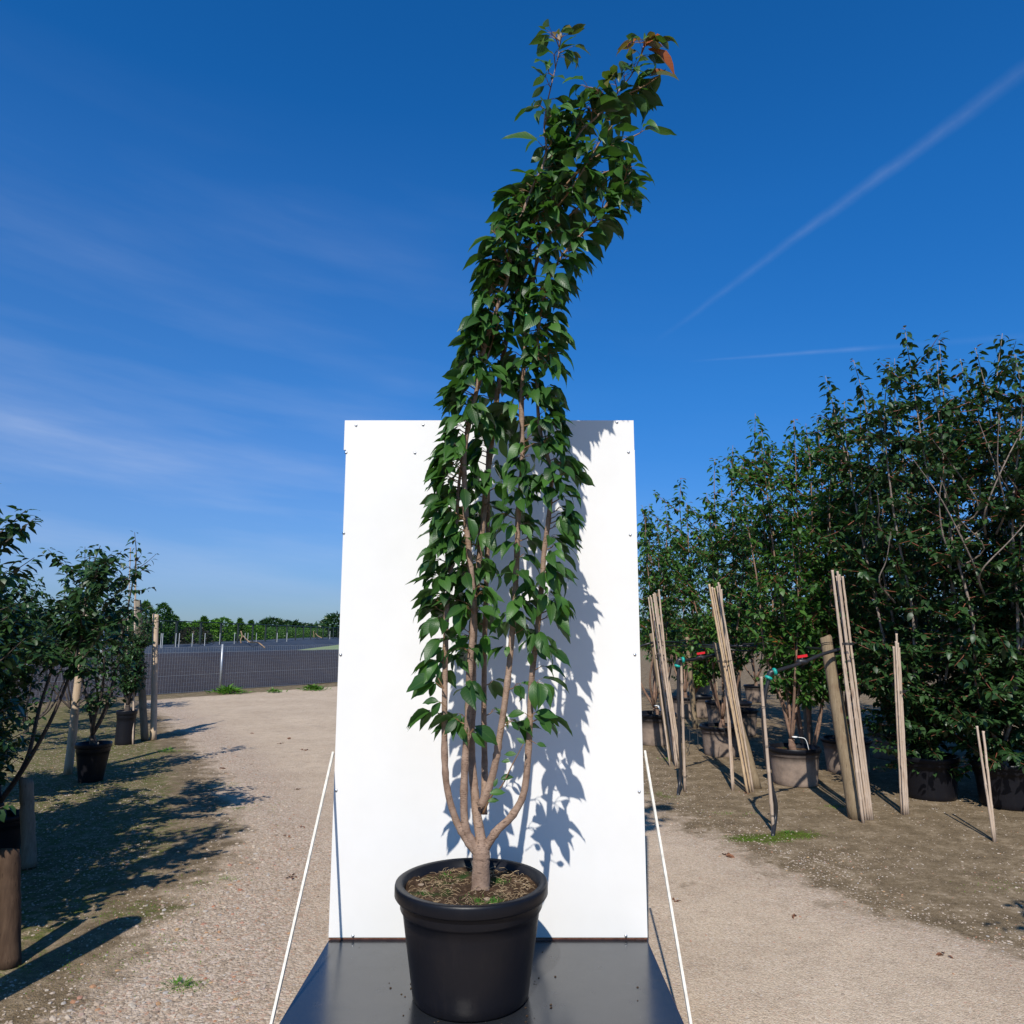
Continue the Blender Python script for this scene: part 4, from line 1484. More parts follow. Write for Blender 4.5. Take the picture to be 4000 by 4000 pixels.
# tall bundle beside the thick post
cs = []
for (tx, ty, bx, by) in ((3245, 2232, 3372, 3215), (3255, 2226, 3383, 3218), (3266, 2224, 3392, 3216), (3277, 2230, 3402, 3214), (3288, 2234, 3408, 3210), (3270, 2236, 3396, 3208), (3282, 2228, 3388, 3212)):
    a, b = lean((tx + rg.uniform(-1, 1), ty + rg.uniform(-10, 14)), (bx, by + rg.uniform(-8, 6)), 0.2)
    a.y += rg.uniform(-0.03, 0.03)
    cs.append((a, b))
cane_bundle('tallest bundle of grey bamboo canes leaning beside the thick wooden post', cs, [(at(3312, 2515, cs[0][1].y + 0.1), 0.05)], r_=0.0125)
cs = []
for (tx, ty, bx, by) in ((3488, 2520, 3524, 3182), (3498, 2500, 3533, 3186), (3508, 2506, 3541, 3184), (3515, 2525, 3547, 3182), (3500, 2470, 3537, 3178)):
    a, b = lean((tx, ty), (bx, by), 0.1)
    a.y += rg.uniform(-0.02, 0.02)
    cs.append((a, b))
cane_bundle('nearly upright bundle of pale canes in front of the dark tree with grey stems', cs, [(at(3520, 2700, cs[0][1].y + 0.07), 0.045)], r_=0.0125)
a, b = lean((3815, 2830), (3884, 3292), 0.1)
a2, b2 = lean((3840, 2850), (3888, 3290), 0.12)
cane_bundle('short split stake standing alone at the far right', [(a, b), (a2, b2)], None, None, 0.012, 'split_stake', 'stake')
a, b = lean((2786, 2455), (2805, 2750), 0.2)
cane_bundle('single yellow bamboo cane standing in a pot behind the forked bundle', [(a, b)], None, None, 0.010, 'bamboo_cane', 'cane', yellow=(0,))

rough_post('wooden_post', 'greenish weathered post leaning behind the bundle nearest the white board', *lean((2545, 2476), (2625, 2975), 0.35), 0.036, 0.036, 'post', 'wooden posts in the right-hand row', wire=(0.93,))
rough_post('wooden_post', 'squared pale post standing between the two cane bundles', *lean((2684, 2492), (2716, 2842), 0.1), 0.052, 0.044, 'post', 'wooden posts in the right-hand row', n=6)
rough_post('wooden_post', 'leaning post half covered by the forked cane bundle', *lean((2800, 2514), (2958, 3082), 0.3), 0.050, 0.045, 'post', 'wooden posts in the right-hand row', wire=(0.95, 0.93))
rough_post('wooden_post', 'mossy grey post just right of the forked bundle top', *lean((2872, 2515), (2885, 2795), 0.1), 0.075, 0.07, 'post_grey', 'wooden posts in the right-hand row')
rough_post('wooden_post', 'dark shaded post behind the red valve on the right', *lean((3135, 2500), (3165, 2960), 0.1), 0.055, 0.05, 'post_grey', 'wooden posts in the right-hand row')
rough_post('wooden_post', 'thickest round post, leaning in front of the tall cane bundle', *lean((3226, 2490), (3345, 3203), 0.25), 0.066, 0.054, 'post', 'wooden posts in the right-hand row', wire=(0.965, 0.955))


def ring_part(t, c, d, r_, w, mat, name='fitting_ring'):
    d = Vector(d).normalized()
    m = MB()
    m.tube([c - d * w, c - d * w * 0.6, c - d * w * 0.55, c + d * w * 0.55, c + d * w * 0.6, c + d * w], [r_ * 0.85, r_ * 0.9, r_, r_, r_ * 0.9, r_ * 0.85], 14)
    m.build(name, M[mat], t)


def riser(label, elbow, down, across, valve, rings, stake, Y):
    t = thing('irrigation_riser', label, 'irrigation pipe', (gp(*down[-1]).x, gp(*down[-1]).y, 0), 'irrigation risers with teal elbows')
    m = MB()
    P = [at(px, py, Y) for px, py in down]
    P[-1] = foot(*down[-1])
    P = [at(*elbow, Y)] + P
    m.tube(smooth_path(P, 6), 0.017, 10)
    m.build('riser_hose', M['hose'], t)
    m = MB()
    P = [at(px, py, yy) for px, py, yy in across]
    m.tube(smooth_path([at(*elbow, Y)] + P, 6), 0.016, 10)
    m.build('branch_hose', M['hose'], t)
    m = MB()
    m.tube(smooth_path([at(*rings[0], Y), at(*elbow, Y), at(*rings[1], Y)], 6), 0.024, 12)
    m.build('elbow', M['hose'], t)
    e = at(*elbow, Y)
    for q in rings:
        c = at(*q, Y)
        ring_part(t, c, c - e, 0.033, 0.014, 'teal')
    # red handled valve
    vx, vy, vY = valve
    c = at(vx, vy, vY)
    m = MB()
    m.tube([c + Vector((-0.05, 0, -0.006)), c + Vector((-0.02, 0, 0)), c + Vector((0.02, 0, 0)), c + Vector((0.05, 0, 0.006))], [0.018, 0.027, 0.027, 0.018], 12)
    m.tube([c, c + Vector((0, 0, 0.045))], 0.011, 8)
    v = m.build('valve', M['hose'], t)
    m = MB()
    m.bar(c + Vector((-0.045, 0, 0.042)), c + Vector((0.045, 0, 0.056)), 0.026, 0.022)
    m.build('valve_handle', M['redp'], v, smooth=False)
    # the cane the hose is tied to
    a, b = stake
    s = MB()
    pts, rad = cane_path(a, b, 0.0155, 3)
    s.tube(pts, rad, 8)
    s.build('support_cane', M['cane'], t)
    for f in (0.12, 0.55, 0.8):
        c = Vector(b).lerp(Vector(a), f)
        w = MB()
        ring = [c + Vector((math.cos(k) * 0.03 - 0.004, math.sin(k) * 0.026, 0.003 * math.sin(k))) for k in np.linspace(0, 6.283, 15)]
        w.tube(ring, 0.0028, 4)
        w.build('tie', M['wire'], t)
    return t


sa, sb = lean((2660, 2564), (2676, 3095), 0.0)
riser('irrigation riser with teal elbow nearest the white board, red valve to its right', (2652, 2580), [(2650, 2640), (2651, 2750), (2655, 2900), (2660, 2990), (2655, 3060), (2648, 3108)],
      [(2700, 2578, sb.y + 0.2), (2745, 2568, sb.y + 0.4), (2800, 2558, sb.y + 0.7), (2870, 2556, sb.y + 0.9)], (2738, 2569, sb.y + 0.38), ((2646, 2602), (2668, 2578)), (sa, sb), sb.y - 0.04)
sa, sb = lean((2972, 2637), (3022, 3252), 0.0)
riser('irrigation riser with teal elbow and bowed hose in front of the grey rimmed pot', (3010, 2628), [(2994, 2690), (2983, 2760), (2983, 2850), (2994, 2960), (3012, 3060), (3030, 3140), (3028, 3200), (3018, 3265)],
      [(3060, 2612, sb.y + 0.15), (3130, 2590, sb.y + 0.3), (3215, 2555, sb.y + 0.45), (3300, 2530, sb.y + 0.55)], (3134, 2585, sb.y + 0.3), ((3002, 2648), (3026, 2624)), (sa, sb), sb.y + 0.035)

# overhead supply hoses
for lb, pts, rad in (
    ('black supply hose strung along the tops of the posts', [(2470, 2535, 10.4), (2545, 2512, 10.3), (2620, 2508, 10.6), (2690, 2514, 11.5), (2800, 2522, 9.4), (2950, 2524, 9.0), (3100, 2528, 8.8), (3240, 2536, 7.4)], 0.014),
    ('second thinner black hose sagging just below the first', [(2590, 2522, 10.0), (2690, 2524, 11.4), (2790, 2530, 9.4), (2900, 2542, 9.1), (3000, 2538, 9.0), (3170, 2560, 8.2), (3310, 2552, 7.3)], 0.010),
    ('upper black hose looping over the square post', [(2580, 2514, 12.0), (2640, 2505, 12.6), (2690, 2502, 13.6), (2760, 2510, 13.2), (2860, 2518, 13.6), (3000, 2512, 13.0), (3180, 2514, 12.4)], 0.016),
):
    m = MB()
    m.tube(smooth_path([at(*p) for p in pts], 6), rad, 7)
    o = m.build('supply_hose', M['hose'], loc=None)
    tag(o, lb, 'hose', 'supply hoses strung between the posts')
# thin drip lines hanging down
for k, (pts) in enumerate(([(2700, 2520, 11.2), (2704, 2640, 11.2), (2698, 2760, 11.2), (2722, 2850, 11.2), (2728, 2930, 11.1)], [(2822, 2700, 9.6), (2815, 2800, 9.6), (2838, 2880, 9.6)], [(2683, 2690, 10.6), (2692, 2830, 10.6), (2694, 2900, 10.5), (2684, 2940, 10.4)])):
    m = MB()
    m.tube(smooth_path([at(*p) for p in pts], 6), 0.004, 5)
    o = m.build('drip_line', M['wire'])
    tag(o, ('thin black drip line hanging from the hose beside the square post', 'thin black drip line curling in front of the far pots', 'thin black drip line dangling right of the first riser')[k], 'drip line', 'thin drip lines')


# ------------------------------------------------------------------ left side
LG = 'trees in the left-hand row'


def ltree(label, x, y, H, Rr, seed, potl=None, **kw):
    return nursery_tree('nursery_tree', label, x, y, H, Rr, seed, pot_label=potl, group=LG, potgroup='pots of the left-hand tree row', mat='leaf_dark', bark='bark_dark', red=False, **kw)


g = gp(85, 3350)
ltree('dark dense-crowned tree at the left picture edge', g.x - 0.18, g.y, 2.45, 0.85, 31, 'dark pot at the left picture edge', zb=1.30, leafL=0.085, dens=1.5, leaders=2, potmat='pot', pot_r=0.17, pot_h=0.32, n_stem=5)
g = gp(350, 3065)
ltree('dark tree with one tall leafy shoot rising above its neighbours', g.x - 0.10, g.y + 0.2, 2.90, 0.42, 32, 'ragged dark pot in the middle of the left row', zb=0.75, leafL=0.085, dens=0.62, leaders=1, low=0.56, potmat='pot', pot_r=0.19, pot_h=0.42, n_stem=5, pot_taper=0.66)
g = gp(532, 2918)
ltree('leafy shrub around the grey post, farthest of the left row', g.x - 0.30, g.y + 0.25, 1.95, 0.30, 33, 'tall black pot at the far end of the left row', zb=0.75, leafL=0.06, dens=1.35, leaders=2, pot_r=0.145, pot_h=0.50, n_stem=6, potmat='pot', pot_taper=0.92)
ltree('dark crowned tree behind the left picture edge, second row', -7.5, 10.2, 2.2, 1.1, 34, None, zb=1.15, leafL=0.085, dens=1.2, leaders=2)
ltree('dark crowned tree in the second row behind the tall shoot', -7.9, 12.6, 2.15, 1.0, 35, None, zb=1.2, leafL=0.085, dens=1.2, leaders=2)
ltree('dark crowned tree in the second row left of the grey post', -8.9, 15.6, 2.15, 1.1, 36, None, zb=1.0, leafL=0.085, dens=1.2, leaders=2)
ltree('dark tree at the left picture edge behind the dense-crowned one', -5.35, 7.5, 2.25, 0.8, 41, None, zb=0.5, leafL=0.085, dens=1.4, leaders=2)
ltree('low dark tree cut by the left picture edge in front of the dense-crowned one', -4.0, 5.4, 2.0, 0.62, 42, None, zb=0.4, leafL=0.085, dens=1.4, leaders=2)
# trees standing just outside the picture on the left; their shade lies across the path edge
ltree('tree left of the picture whose shadow falls on the path edge', -3.55, 3.9, 2.3, 0.85, 37, None, zb=0.5, leafL=0.09, dens=1.7)
ltree('tall tree left of the picture whose shoots shade the gravel', -3.2, 3.0, 3.9, 0.42, 38, None, zb=1.9, leafL=0.10, dens=0.5, n_stem=4)
ltree('tree left of the picture beside the stump post', -4.4, 4.9, 2.3, 0.85, 39, None, zb=0.5, leafL=0.09, dens=1.6)
ltree('small tree right of the picture whose twigs shade the earth', 3.05, 2.25, 2.9, 0.50, 40, None, zb=1.3, leafL=0.09, dens=0.7, n_stem=4)

PL = 'wooden posts in the left-hand row'
rough_post('wooden_post', 'peeled pale stake leaning at the far end of the left row', at(608, 2402, 12.3), (gp(560, 2905).x - 0.02, 12.0, 0), 0.048, 0.047, 'post_pale', PL, wire=(0.955,))
rough_post('wooden_post', 'grey round post standing upright left of the peeled stake', at(537, 2345, 11.9), (gp(527, 2905).x, 11.95, 0), 0.056, 0.055, 'post_grey', PL, wire=(0.93,))
rough_post('wooden_post', 'pale split post in front of the tall leafy shoot', at(338, 2368, 9.3), (gp(310, 3010).x, 9.2, 0), 0.05, 0.042, 'post_pale', PL)
rough_post('wooden_post', 'thick brown post cut off by the left picture edge', at(38, 3322, 4.1), (gp(5, 3800).x, 4.05, 0), 0.052, 0.048, 'post_brown', PL)
rough_post('wooden_post', 'short round post behind the thick brown one', at(102, 3045, 5.7), (gp(95, 3400).x, 5.65, 0), 0.048, 0.045, 'post_grey', PL)
rough_post('wooden_post', 'stout post left of the picture whose shadow crosses the moss', (-2.52, 2.95, 1.7), (-2.55, 2.95, 0), 0.11, 0.10, 'post', PL)
cane_bundle('single tall bamboo cane beside the grey post of the left row', [(at(531, 2158, 11.8), foot(519, 2910))], [(at(523, 2372, 11.85), 0.03)], None, 0.013, 'bamboo_cane', 'cane')
cane_bundle('faint thin cane tip left of the tall bamboo cane', [(at(510, 2136, 12.6), (at(498, 2700, 12.6).x, 12.6, 0.0))], None, None, 0.010, 'bamboo_cane', 'cane')
m = MB()
m.tube([at(388, 2790, 12.8), at(404, 2372, 12.8)], 0.028, 8)
o = m.build('metal_pole', M['metal'])
tag(o, 'thin leaning galvanised pole left of the grey post', 'pole')


# ------------------------------------------------------------------ wire fence, basin, far fence
def fpt(s, off=0.0, z=0.0):
    p = FA + FD * s + FN * off
    return Vector((p[0], p[1], z))


def build_wire_fence():
    t = thing('wire_fence', 'low galvanised wire mesh fence along the dark cloth bank', 'fence', tuple(fpt(0)))
    H = 1.26
    S0, S1 = -9.0, 12.0
    w = MB()
    def wire(a, b, r_):
        w.tube([a, b], r_, 3, cap=False)
    for z in (0.04, 0.49, 1.10, 1.24):
        wire(fpt(S0, 0, z), fpt(S1, 0, z), 0.0042)
    for z in np.arange(0.09, 1.2, 0.1):
        wire(fpt(S0, 0, z), fpt(S1, 0, z), 0.0012)
    s = S0
    while s < S1:
        wire(fpt(s, 0.004, 0.02), fpt(s, 0.004, 1.25), 0.0030)
        s += 0.075
    w.build('wire_mesh', M['metal'], t)
    sp = 1.9
    for k in (-2, -1, 0, 1, 2):
        s = sp + k * 5.0
        if not S0 <= s <= S1:
            continue
        p = MB()
        p.tube([fpt(s, -0.05, -0.02), fpt(s, -0.05, H + 0.05)], 0.03, 10)
        pp = p.build('post', M['metal'], t)


build_wire_fence()


def strip(name, lines, mat, label=None, kind='structure', rough=0.0, seg=60):
    """surface lofted between polylines given as functions of s"""
    V, F = [], []
    for j, fn in enumerate(lines):
        for i in range(seg + 1):
            s = i / seg
            p = fn(s)
            z = p[2] + (rough * mnoise.noise(Vector((p[0] * 1.1, p[1] * 1.1, j * 3.1))) if 0 < j < len(lines) - 1 or True else 0)
            V.append((p[0], p[1], z))
    for j in range(len(lines) - 1):
        for i in range(seg):
            a = j * (seg + 1) + i
            F.append((a, a + 1, a + seg + 2, a + seg + 1))
    o = mesh_obj(name, V, F, mat)
    tag(o, kind=kind)
    return o


def nb(off, z):
    return lambda s: fpt(-26 + 40 * s, off, z)


strip('cloth_embankment', [nb(0.25, 0.01), nb(0.6, 0.08), nb(1.6, 0.50), nb(2.6, 0.88), nb(3.1, 1.0), nb(3.6, 0.97), nb(4.6, 0.50), nb(5.2, 0.3)], M['liner'], rough=0.03)
# far bank runs from (-12.3, 26) away to (-16, 74)
def fb(dx, z):
    return lambda s: (-12.15 - 5.0 * s + dx, 22.2 + 54.8 * s, z)


strip('liner_embankment', [fb(1.5, 0.45), fb(1.2, 0.60), fb(0.7, 0.86), fb(0.2, 1.08), fb(-0.3, 1.13), fb(-3.2, 1.10), fb(-5.5, 0.3), fb(-7.0, -0.1)], M['liner_blue'], rough=0.05, seg=110)
def eb(y, z):
    return lambda s: (-16.2 + 16 * s, y, z)


def sb_(dx, z):
    return lambda s: (-1.9 + dx + 1.6 * s, 31.5 + 44 * s, z)


strip('liner_embankment', [eb(72.0, 0.2), eb(74.0, 0.9), eb(75.5, 1.12), eb(80, 1.1), eb(84, -0.1)], M['liner_blue'], rough=0.05)
strip('cloth_embankment', [sb_(-2.6, 0.2), sb_(-1.0, 0.9), sb_(-0.4, 1.0), sb_(0.4, 0.98), sb_(2.6, 0.0)], M['liner'], rough=0.03)
# raised field left of the basin corner and beyond the far bank
o = mesh_obj('field', [tuple(fpt(-26, 3.3, 1.0)), tuple(fpt(-0.6, 3.3, 1.0)), (-12.3, 22.6, 1.04), (-16.85, 77.0, 1.04), (-90, 90, 1.04), (-90, 10, 1.04)], [(0, 1, 2, 3, 4, 5)], M['ground'], attrs={'path': [0] * 6, 'moss': [0.7] * 6, 'coarse': [0] * 6})
tag(o, kind='structure')
wm, nt, bs = new_mat('pond_water')
tc = nt.n('ShaderNodeTexCoord')
wc = nt.mix(nt.ramp(nt.noise(tc.outputs['Object'], 0.3, 5, 0.6), [(0.35, 0), (0.65, 1)]), (0.20, 0.26, 0.11), (0.29, 0.34, 0.16))
setv(nt, bs, Base_Color=wc, Roughness=0.6, Specular_IOR_Level=0.08)
M['water'] = wm
o = mesh_obj('water', [tuple(fpt(1.0, 4.4, 0.62)), tuple(fpt(13.4, 4.4, 0.62)), (-2.2, 72.5, 0.62), (-15.2, 72.5, 0.62), (-10.6, 23.5, 0.62)], [(0, 1, 2, 3, 4)], M['water'])
tag(o, kind='structure')


def build_far_fence():
    t = thing('black_fence', 'tall black mesh fence on the bank beyond the basin', 'fence', (-14, 30, 1.1))
    def q(y, z):
        return Vector((-12.9 - 0.0837 * (y - 27), y, z))
    w = MB()
    w.tube([q(14, 2.07), q(84, 2.07)], 0.022, 5)
    for z in (1.25, 1.45, 1.65, 1.85):
        w.tube([q(14, z), q(84, z)], 0.004, 3)
    y = 14.0
    while y < 84:
        w.tube([q(y, 1.12), q(y, 2.06)], 0.003, 3, cap=False)
        y += 0.3
    w.build('mesh', M['black_fence'], t)
    y = 26.8
    k = 0
    while y < 84:
        p = MB()
        p.box(q(y, 1.56), (0.075, 0.075, 1.06))
        p.build('post', M['black_fence'], t, smooth=False)
        y += 2.9


build_far_fence()

# white marker stakes on the bank
for i, (zx, lb) in enumerate(((157, 'white marker stake nearest the peeled post'), (205, 'left one of a close pair of white stakes'), (220, 'right one of a close pair of white stakes'), (345, 'white stake left of the round-topped tree'),
                      (376, 'short white stake at the foot of a black fence post'), (500, 'white stake in front of the dark purple shrub'), (617, 'white stake at the right side of the purple shrub'),
                      (757, 'white stake between two bright conifers'), (895, 'white stake above the galvanised fence post'), (993, 'thin white stake near the brown rope'), (1020, 'white stake beside the rope end'),
                      (1100, 'white stake close to the middle of the bank'), (1295, 'white stake standing right of the bank middle'), (1387, 'white stake in front of the far hedge'), (1790, 'farthest white stake, near the board edge'))):
    px = 550 + zx * 0.414
    k = (px - 2000) / FPX / 1.0
    # on the line just in front of the far fence
    g1 = 1.01
    yy = (-12.5 + 0.0837 * 27) / (k / g1 + 0.0837)
    hgt = 0.56 if zx < 1500 else 0.7
    m = MB()
    m.bar((k / g1 * yy, yy, 1.05), (k / g1 * yy, yy, 1.05 + hgt), 0.022 + 0.012 * (yy > 45), 0.024)
    o = m.build('marker_stake', M['white_stake'], smooth=False, loc=(k / g1 * yy, yy, 1.05))
    tag(o, lb, 'stake', 'white marker stakes along the far bank')

# brown ropes
for pts, lb in (([(941, 2465, 38), (946, 2485, 38), (940, 2500, 38), (942, 2513, 38)], 'brown rope hanging from the black fence'),
                ([(950, 2484, 38.5), (965, 2500, 38.5), (978, 2509, 38.2), (1005, 2510, 40), (1020, 2518, 40), (1036, 2532, 40)], 'brown rope trailing down over the liner bank'),
                ([(1225, 2465, 60), (1226, 2478, 60), (1227, 2492, 60)], 'far brown rope hanging near the board edge'),
                ([(1232, 2474, 60), (1243, 2485, 60), (1258, 2492, 60)], 'far brown rope lying slanting beside the hanging one')):
    m = MB()
    m.tube(smooth_path([at(*p) for p in pts], 5), 0.035, 5)
    o = m.build('rope', M['rope'] if 'rope' in M else M['twig'])
    tag(o, lb, 'rope', 'brown ropes on the far bank')


# ------------------------------------------------------------------ far trees and hedges
def blob_tree(name, label, x, y, z0, H, Rr, seed, shape='round', n=900, L=0.16, mat='leaf_far', group=None, trunk_h=0.4, cat='tree'):
    r = random.Random(seed)
    t = thing(name, label, cat, (x, y, z0), group)
    k = MB()
    k.tube([(x, y, z0 - 0.1), (x, y, z0 + H * 0.85)], [Rr * 0.07 + 0.02, 0.02], 6)
    k.build('trunk', M['bark_grey'], t)
    B, D, U, RN = [], [], [], []
    lumps = [(r.uniform(-.45, .45), r.uniform(-.45, .45), r.uniform(0.15, 0.95), r.uniform(0.25, 0.5)) for _ in range(9)]
    while len(B) < n:
        f = r.random()
        if shape == 'cone':
            w = (1 - f) ** 0.75 * (0.75 + 0.25 * math.sin(f * 23 + seed))
        elif shape == 'column':
            w = math.sin(math.pi * min(1, max(0.02, f)) ** 0.8) ** 0.5 * (0.85 + 0.15 * math.sin(f * 17 + seed))
        else:
            w = math.sin(math.pi * (0.06 + 0.9 * f)) ** 0.6
        a = r.uniform(0, 6.28)
        w *= 0.8 + 0.3 * mnoise.noise(Vector((math.cos(a) * 1.6, math.sin(a) * 1.6, f * 6 + seed)))
        q = Rr * w * (0.55 + 0.5 * r.random())
        z = z0 + trunk_h * 0.5 + f * (H - trunk_h * 0.5)
        B.append((x + math.cos(a) * q, y + math.sin(a) * q, z))
        D.append((math.cos(a) + r.gauss(0, .5), math.sin(a) + r.gauss(0, .5), r.uniform(-.5, 1.1)))
        U.append((r.gauss(0, .7), r.gauss(0, .7), 1))
        RN.append(min(1, max(0, 0.45 + 0.5 * mnoise.noise(Vector((B[-1][0] * 1.5, B[-1][1] * 1.5, z * 1.5))) + r.gauss(0, .15))))
    B = np.array(B)
    n = len(B)
    leaves_mesh('crown', B, np.array(D), np.array(U), rng.uniform(.7, 1.3, n) * L, rng.uniform(.4, .7, n) * L, rng.uniform(0, .6, n), np.full(n, 0.2), np.array(RN), np.zeros(n), M[mat], t, T_SLIM)
    return t


def fy(px, off=0.0):
    """depth where the ray at px meets a line `off` metres behind the far fence"""
    k = (px - 2000) / FPX / 1.01
    c = -12.9 - off + 0.0837 * 27
    y = c / (k + 0.0837)
    return k * y, y


# pairs of loose upright trees near the left end
for px, ty, lb, w in ((566, 2352, 'loose upright tree directly right of the grey post', 0.62), (634, 2358, 'slender upright tree behind the peeled stake tip', 0.62), (675, 2405, 'round-topped small tree right of the slender one', 0.8), (590, 2420, 'low tree between the two upright trees', 0.8)):
    x, y = fy(px, 2.2)
    H = at(px, ty, y).z
    blob_tree('field_tree', lb, x, y, 0.3, H - 0.3, w, px, 'column', 2600, 0.13, 'leaf_bg', 'field trees beyond the basin')
# bright conifer row behind the fence
rc = random.Random(77)
names = ['bright yellow-green conifer left of the purple shrub', 'bright conifer behind the purple shrub', 'broad green conifer right of the purple shrub', 'pointed conifer with a dark narrow tip', 'green conifer with a feathery pale top', 'dense conifer between two fence posts', 'tallest feathery conifer of the row',
         'narrow conifer directly right of the tallest', 'dark green conifer near the rope', 'conifer with a pale tip above the rope', 'low green conifer in the middle of the row', 'narrow conifer right of the middle', 'conifer with a thin pale spire', 'small dark conifer near the white stake']
for i, (px, ty) in enumerate(((712, 2432), (742, 2438), (775, 2428), (797, 2412), (822, 2425), (848, 2420), (874, 2415), (902, 2440), (925, 2440), (938, 2418), (960, 2445), (982, 2425), (1005, 2444), (1030, 2446))):
    x, y = fy(px, 2.6 + (i % 3) * 0.7)
    H = at(px, ty, y).z
    blob_tree('conifer', names[i], x, y, 0.2, H - 0.2, 0.85 + 0.012 * (y - 27), 100 + i, 'cone' if i % 2 else 'column', 1700, 0.17, ('leaf_light', 'leaf_far')[i % 2 if i not in (3, 8, 13) else 1], 'row of conifers beyond the black fence')
# hedge behind
hx0, hy0 = fy(690, 5.0)
B, D, U, RN = [], [], [], []
rh = random.Random(9)
while len(B) < 26000:
    yy = 26 + 66 * rh.random() ** 1.3
    xx = -12.9 - 5.2 - 0.0837 * (yy - 27) + rh.uniform(-1, 1.2)
    top = 2.02 + 0.12 * mnoise.noise(Vector((yy * 0.5, 3, 1))) + 0.1 * mnoise.noise(Vector((yy * 2.1, 3, 1)))
    zz = 0.2 + (top - 0.2) * rh.random() ** 0.7
    B.append((xx, yy, zz)); D.append((rh.gauss(0.5, .7), rh.gauss(-.3, .7), rh.uniform(-.2, 1))); U.append((rh.gauss(0, .6), rh.gauss(0, .6), 1))
    RN.append(min(1, max(0, 0.5 + 0.6 * mnoise.noise(Vector((yy * 0.6, zz * 1.5, 2))) + rh.gauss(0, .15))))
n = len(B)
h = leaves_mesh('hedge', B, np.array(D), np.array(U), rng.uniform(.12, .22, n), rng.uniform(.07, .14, n), rng.uniform(0, .6, n), np.full(n, .2), np.array(RN), np.zeros(n), M['leaf_far'], None, T_SLIM)
tag(h, 'long clipped green hedge running behind the black fence', 'hedge')
x, y = fy(760, 1.0)
blob_tree('purple_shrub', 'low dark purple-leaved shrub in front of the conifers', x, y, 0.9, 0.95, 1.05, 55, 'round', 1800, 0.10, 'leaf_purple' if 'leaf_purple' in M else 'leaf_dark', None, 0.1, 'shrub')
# distant woods
for i, (px, ty, w, d, lb) in enumerate(((1062, 2419, 4.2, 150, 'distant dome-shaped dark tree left of the far wood'), (1132, 2428, 4.6, 155, 'distant broad dark tree right of the dome-shaped one'), (1175, 2438, 5.0, 160, 'distant low tree in the middle of the far wood'), (1230, 2442, 5.2, 160, 'distant low tree near the far end of the black fence'), (1285, 2446, 5, 160, 'distant low tree just left of the board'),
                                        (1330, 2402, 4.5, 120, 'distant tall dark tree half hidden by the white board'), (1000, 2452, 5, 165, 'low distant tree behind the conifer row'), (930, 2452, 5, 165, 'low distant tree far behind the rope'), (860, 2452, 5, 165, 'low distant tree behind the tallest conifer'))):
    k = (px - 2000) / FPX / 1.01
    zt = at(px, ty, d).z
    blob_tree('distant_tree', lb, k * d, d, -0.2, zt + 0.2, w, 300 + i, 'round', 1500, 0.75, 'leaf_dark', 'distant trees on the horizon')
for i, (px, d) in enumerate(((2520, 90), (2640, 95), (2760, 88), (2880, 92), (3000, 90), (3150, 94), (3350, 90), (3600, 92), (3850, 90), (4100, 90))):
    k = (px - 2000) / FPX / 1.01
    blob_tree('distant_tree', ('far green tree glimpsed right of the board', 'far green tree glimpsed above the square post', 'far tree behind the forked canes', 'far tree behind the mossy post', 'far tree glimpsed behind the second elbow', 'far tree behind the thickest post', 'far tree behind the tallest canes', 'far tree behind the grey-stemmed tree', 'far tree behind the split stake', 'far tree beyond the right picture edge')[i], k * d, d, -0.2, 3.2, 4.2, 400 + i, 'round', 900, 0.7, 'leaf_far', 'distant trees on the horizon')


# ------------------------------------------------------------------ weeds, moss, fallen leaves
def weed(label, px, py, s, seed, n=70, mat='leaf_light', thin=0.3):
    r = random.Random(seed)
    g = gp(px, py)
    z = gz(g.x, g.y) if g.y < 26 else 0
    B, D, L = [], [], []
    for i in range(n):
        a = r.uniform(0, 6.28)
        q = abs(r.gauss(0, 0.45)) * s
        B.append((g.x + math.cos(a) * q * 1.3, g.y + math.sin(a) * q, z + r.uniform(0, 0.35) * s * max(0.1, 1 - q / s)))
        D.append((math.cos(a), math.sin(a), r.uniform(0.3, 1.8)))
        L.append(s * r.uniform(.25, .6))
    L = np.array(L)
    o = leaves_mesh('weed', B, D, np.tile((0, 0, 1.0), (n, 1)) + rng.normal(0, .3, (n, 3)), L, L * thin, rng.uniform(.3, 1.2, n), np.full(n, .3), rng.uniform(0, 1, n), np.zeros(n), M[mat], None, T_SLIM, loc=(g.x, g.y, z))
    tag(o, label, 'weed', 'weeds on the ground')


weed('tall ragged weed at the foot of the galvanised fence post', 890, 2708, 0.40, 1, 260)
weed('low weed patch right of the fence post', 1070, 2706, 0.22, 2, 120)
weed('bright green weed clump near the white board edge', 1222, 2697, 0.32, 3, 240)
weed('small grass tuft on the gravel bottom left', 700, 3850, 0.07, 4, 120, thin=0.12)
weed('small grass tuft beside the far pot', 648, 2938, 0.14, 5, 70, thin=0.15)
weed('tiny green seedling in front of the first riser', 2600, 2972, 0.09, 6, 20)
weed('small green weeds on the moss beside the hose foot', 3080, 3255, 0.06, 7, 40)
weed('small tuft on the pebbles at the shadow edge', 880, 3435, 0.05, 8, 40, thin=0.12)

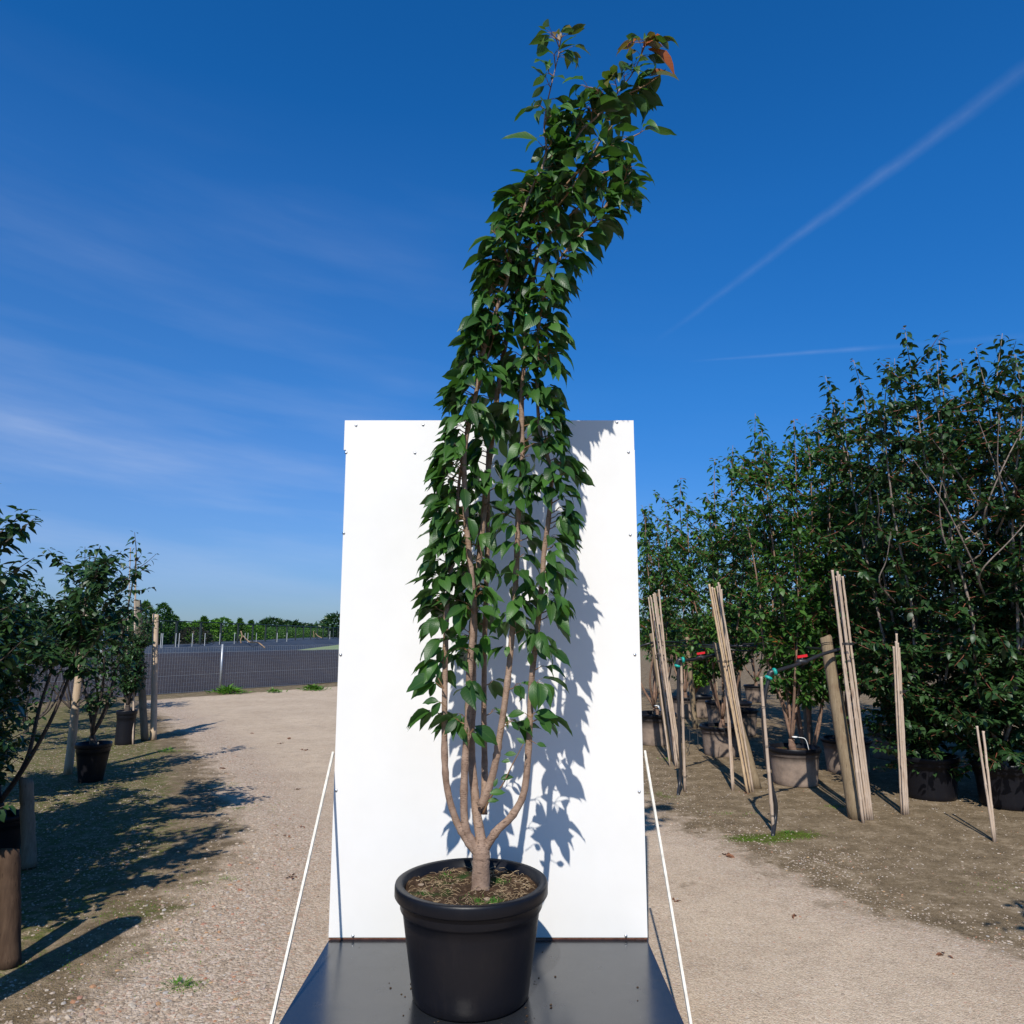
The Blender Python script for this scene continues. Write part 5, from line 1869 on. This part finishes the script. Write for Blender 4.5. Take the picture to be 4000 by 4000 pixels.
B, D, L = [], [], []
rm = random.Random(12)
for c, rx, ry, s in MOSS:
    for i in range(int(2600 * s * rx)):
        x, y = rm.gauss(c.x, rx * 0.5), rm.gauss(c.y, ry * 0.5)
        if mnoise.noise(Vector((x * 9, y * 9, 0))) < -0.02:
            continue
        B.append((x, y, gz(x, y) - 0.001)); D.append((rm.gauss(0, .5), rm.gauss(0, .5), 1)); L.append(rm.uniform(.004, .011))
n = len(B)
L = np.array(L)
o = leaves_mesh('moss', B, D, np.tile((0, 1.0, 0.2), (n, 1)) + rng.normal(0, .5, (n, 3)), L, L * 0.6, rng.uniform(.2, 1, n), np.full(n, .2), rng.uniform(0, 1, n), np.zeros(n), M['leaf_moss'] if 'leaf_moss' in M else M['leaf_light'], None, T_SLIM)
tag(o, 'patches of bright green moss on the bare earth', 'moss', kind='stuff')

FL = 'dry leaves and twigs on the path'
for i, (px, py, s, lb) in enumerate(((1140, 3425, .05, 'curled brown leaf nearest the left strut'), (1097, 2902, .06, 'brown leaf lying on the sand left of the board, far up the path'), (1130, 2885, .07, 'dark twig scrap above the brown leaf'), (1185, 3232, .035, 'dark leaf scrap on the gravel halfway up the path'), (1160, 3080, .04, 'small dark leaf on the sandy path'),
                                     (982, 2866, .05, 'small dark leaf far up the path'), (560, 2780, .08, 'dead leaf near the far pot'), (870, 3000, .06, 'dark green fallen leaf on the gravel edge'), (1120, 3268, .04, 'dark leaf beside the fan-shaped shadow'), (2645, 3522, .035, 'dark leaf scrap on the right of the right strut'), (2830, 3340, .09, 'flat reddish leaf on the right-hand earth'), (3100, 3580, .05, 'dark scrap on the right-hand gravel'), (2920, 3103, .05, 'orange leaf at the feet of the forked canes'), (3690, 3730, .04, 'small dark leaf on the sand at right'), (1190, 2930, .08, 'row of dry twigs beside the board'))):
    g = gp(px, py)
    n = 5
    rr = random.Random(i)
    B = [(g.x + rr.uniform(-.4, .4) * s, g.y + rr.uniform(-.5, .5) * s, gz(g.x, g.y) + 0.006) for _ in range(n)]
    D = [(math.cos(a), math.sin(a), rr.uniform(0, .35)) for a in [rr.uniform(0, 6.28) for _ in range(n)]]
    L = np.array([s * rr.uniform(.7, 1.1) for _ in range(n)])
    o = leaves_mesh('fallen_leaf', B, D, np.tile((0, 0, 1.0), (n, 1)) + rng.normal(0, .4, (n, 3)), L, L * .4, rng.uniform(.5, 1.6, n), np.full(n, .5), rng.uniform(0, 1, n), np.zeros(n), M['dry'], None, T_FAR, loc=(g.x, g.y, 0))
    tag(o, lb, 'fallen leaf', FL)
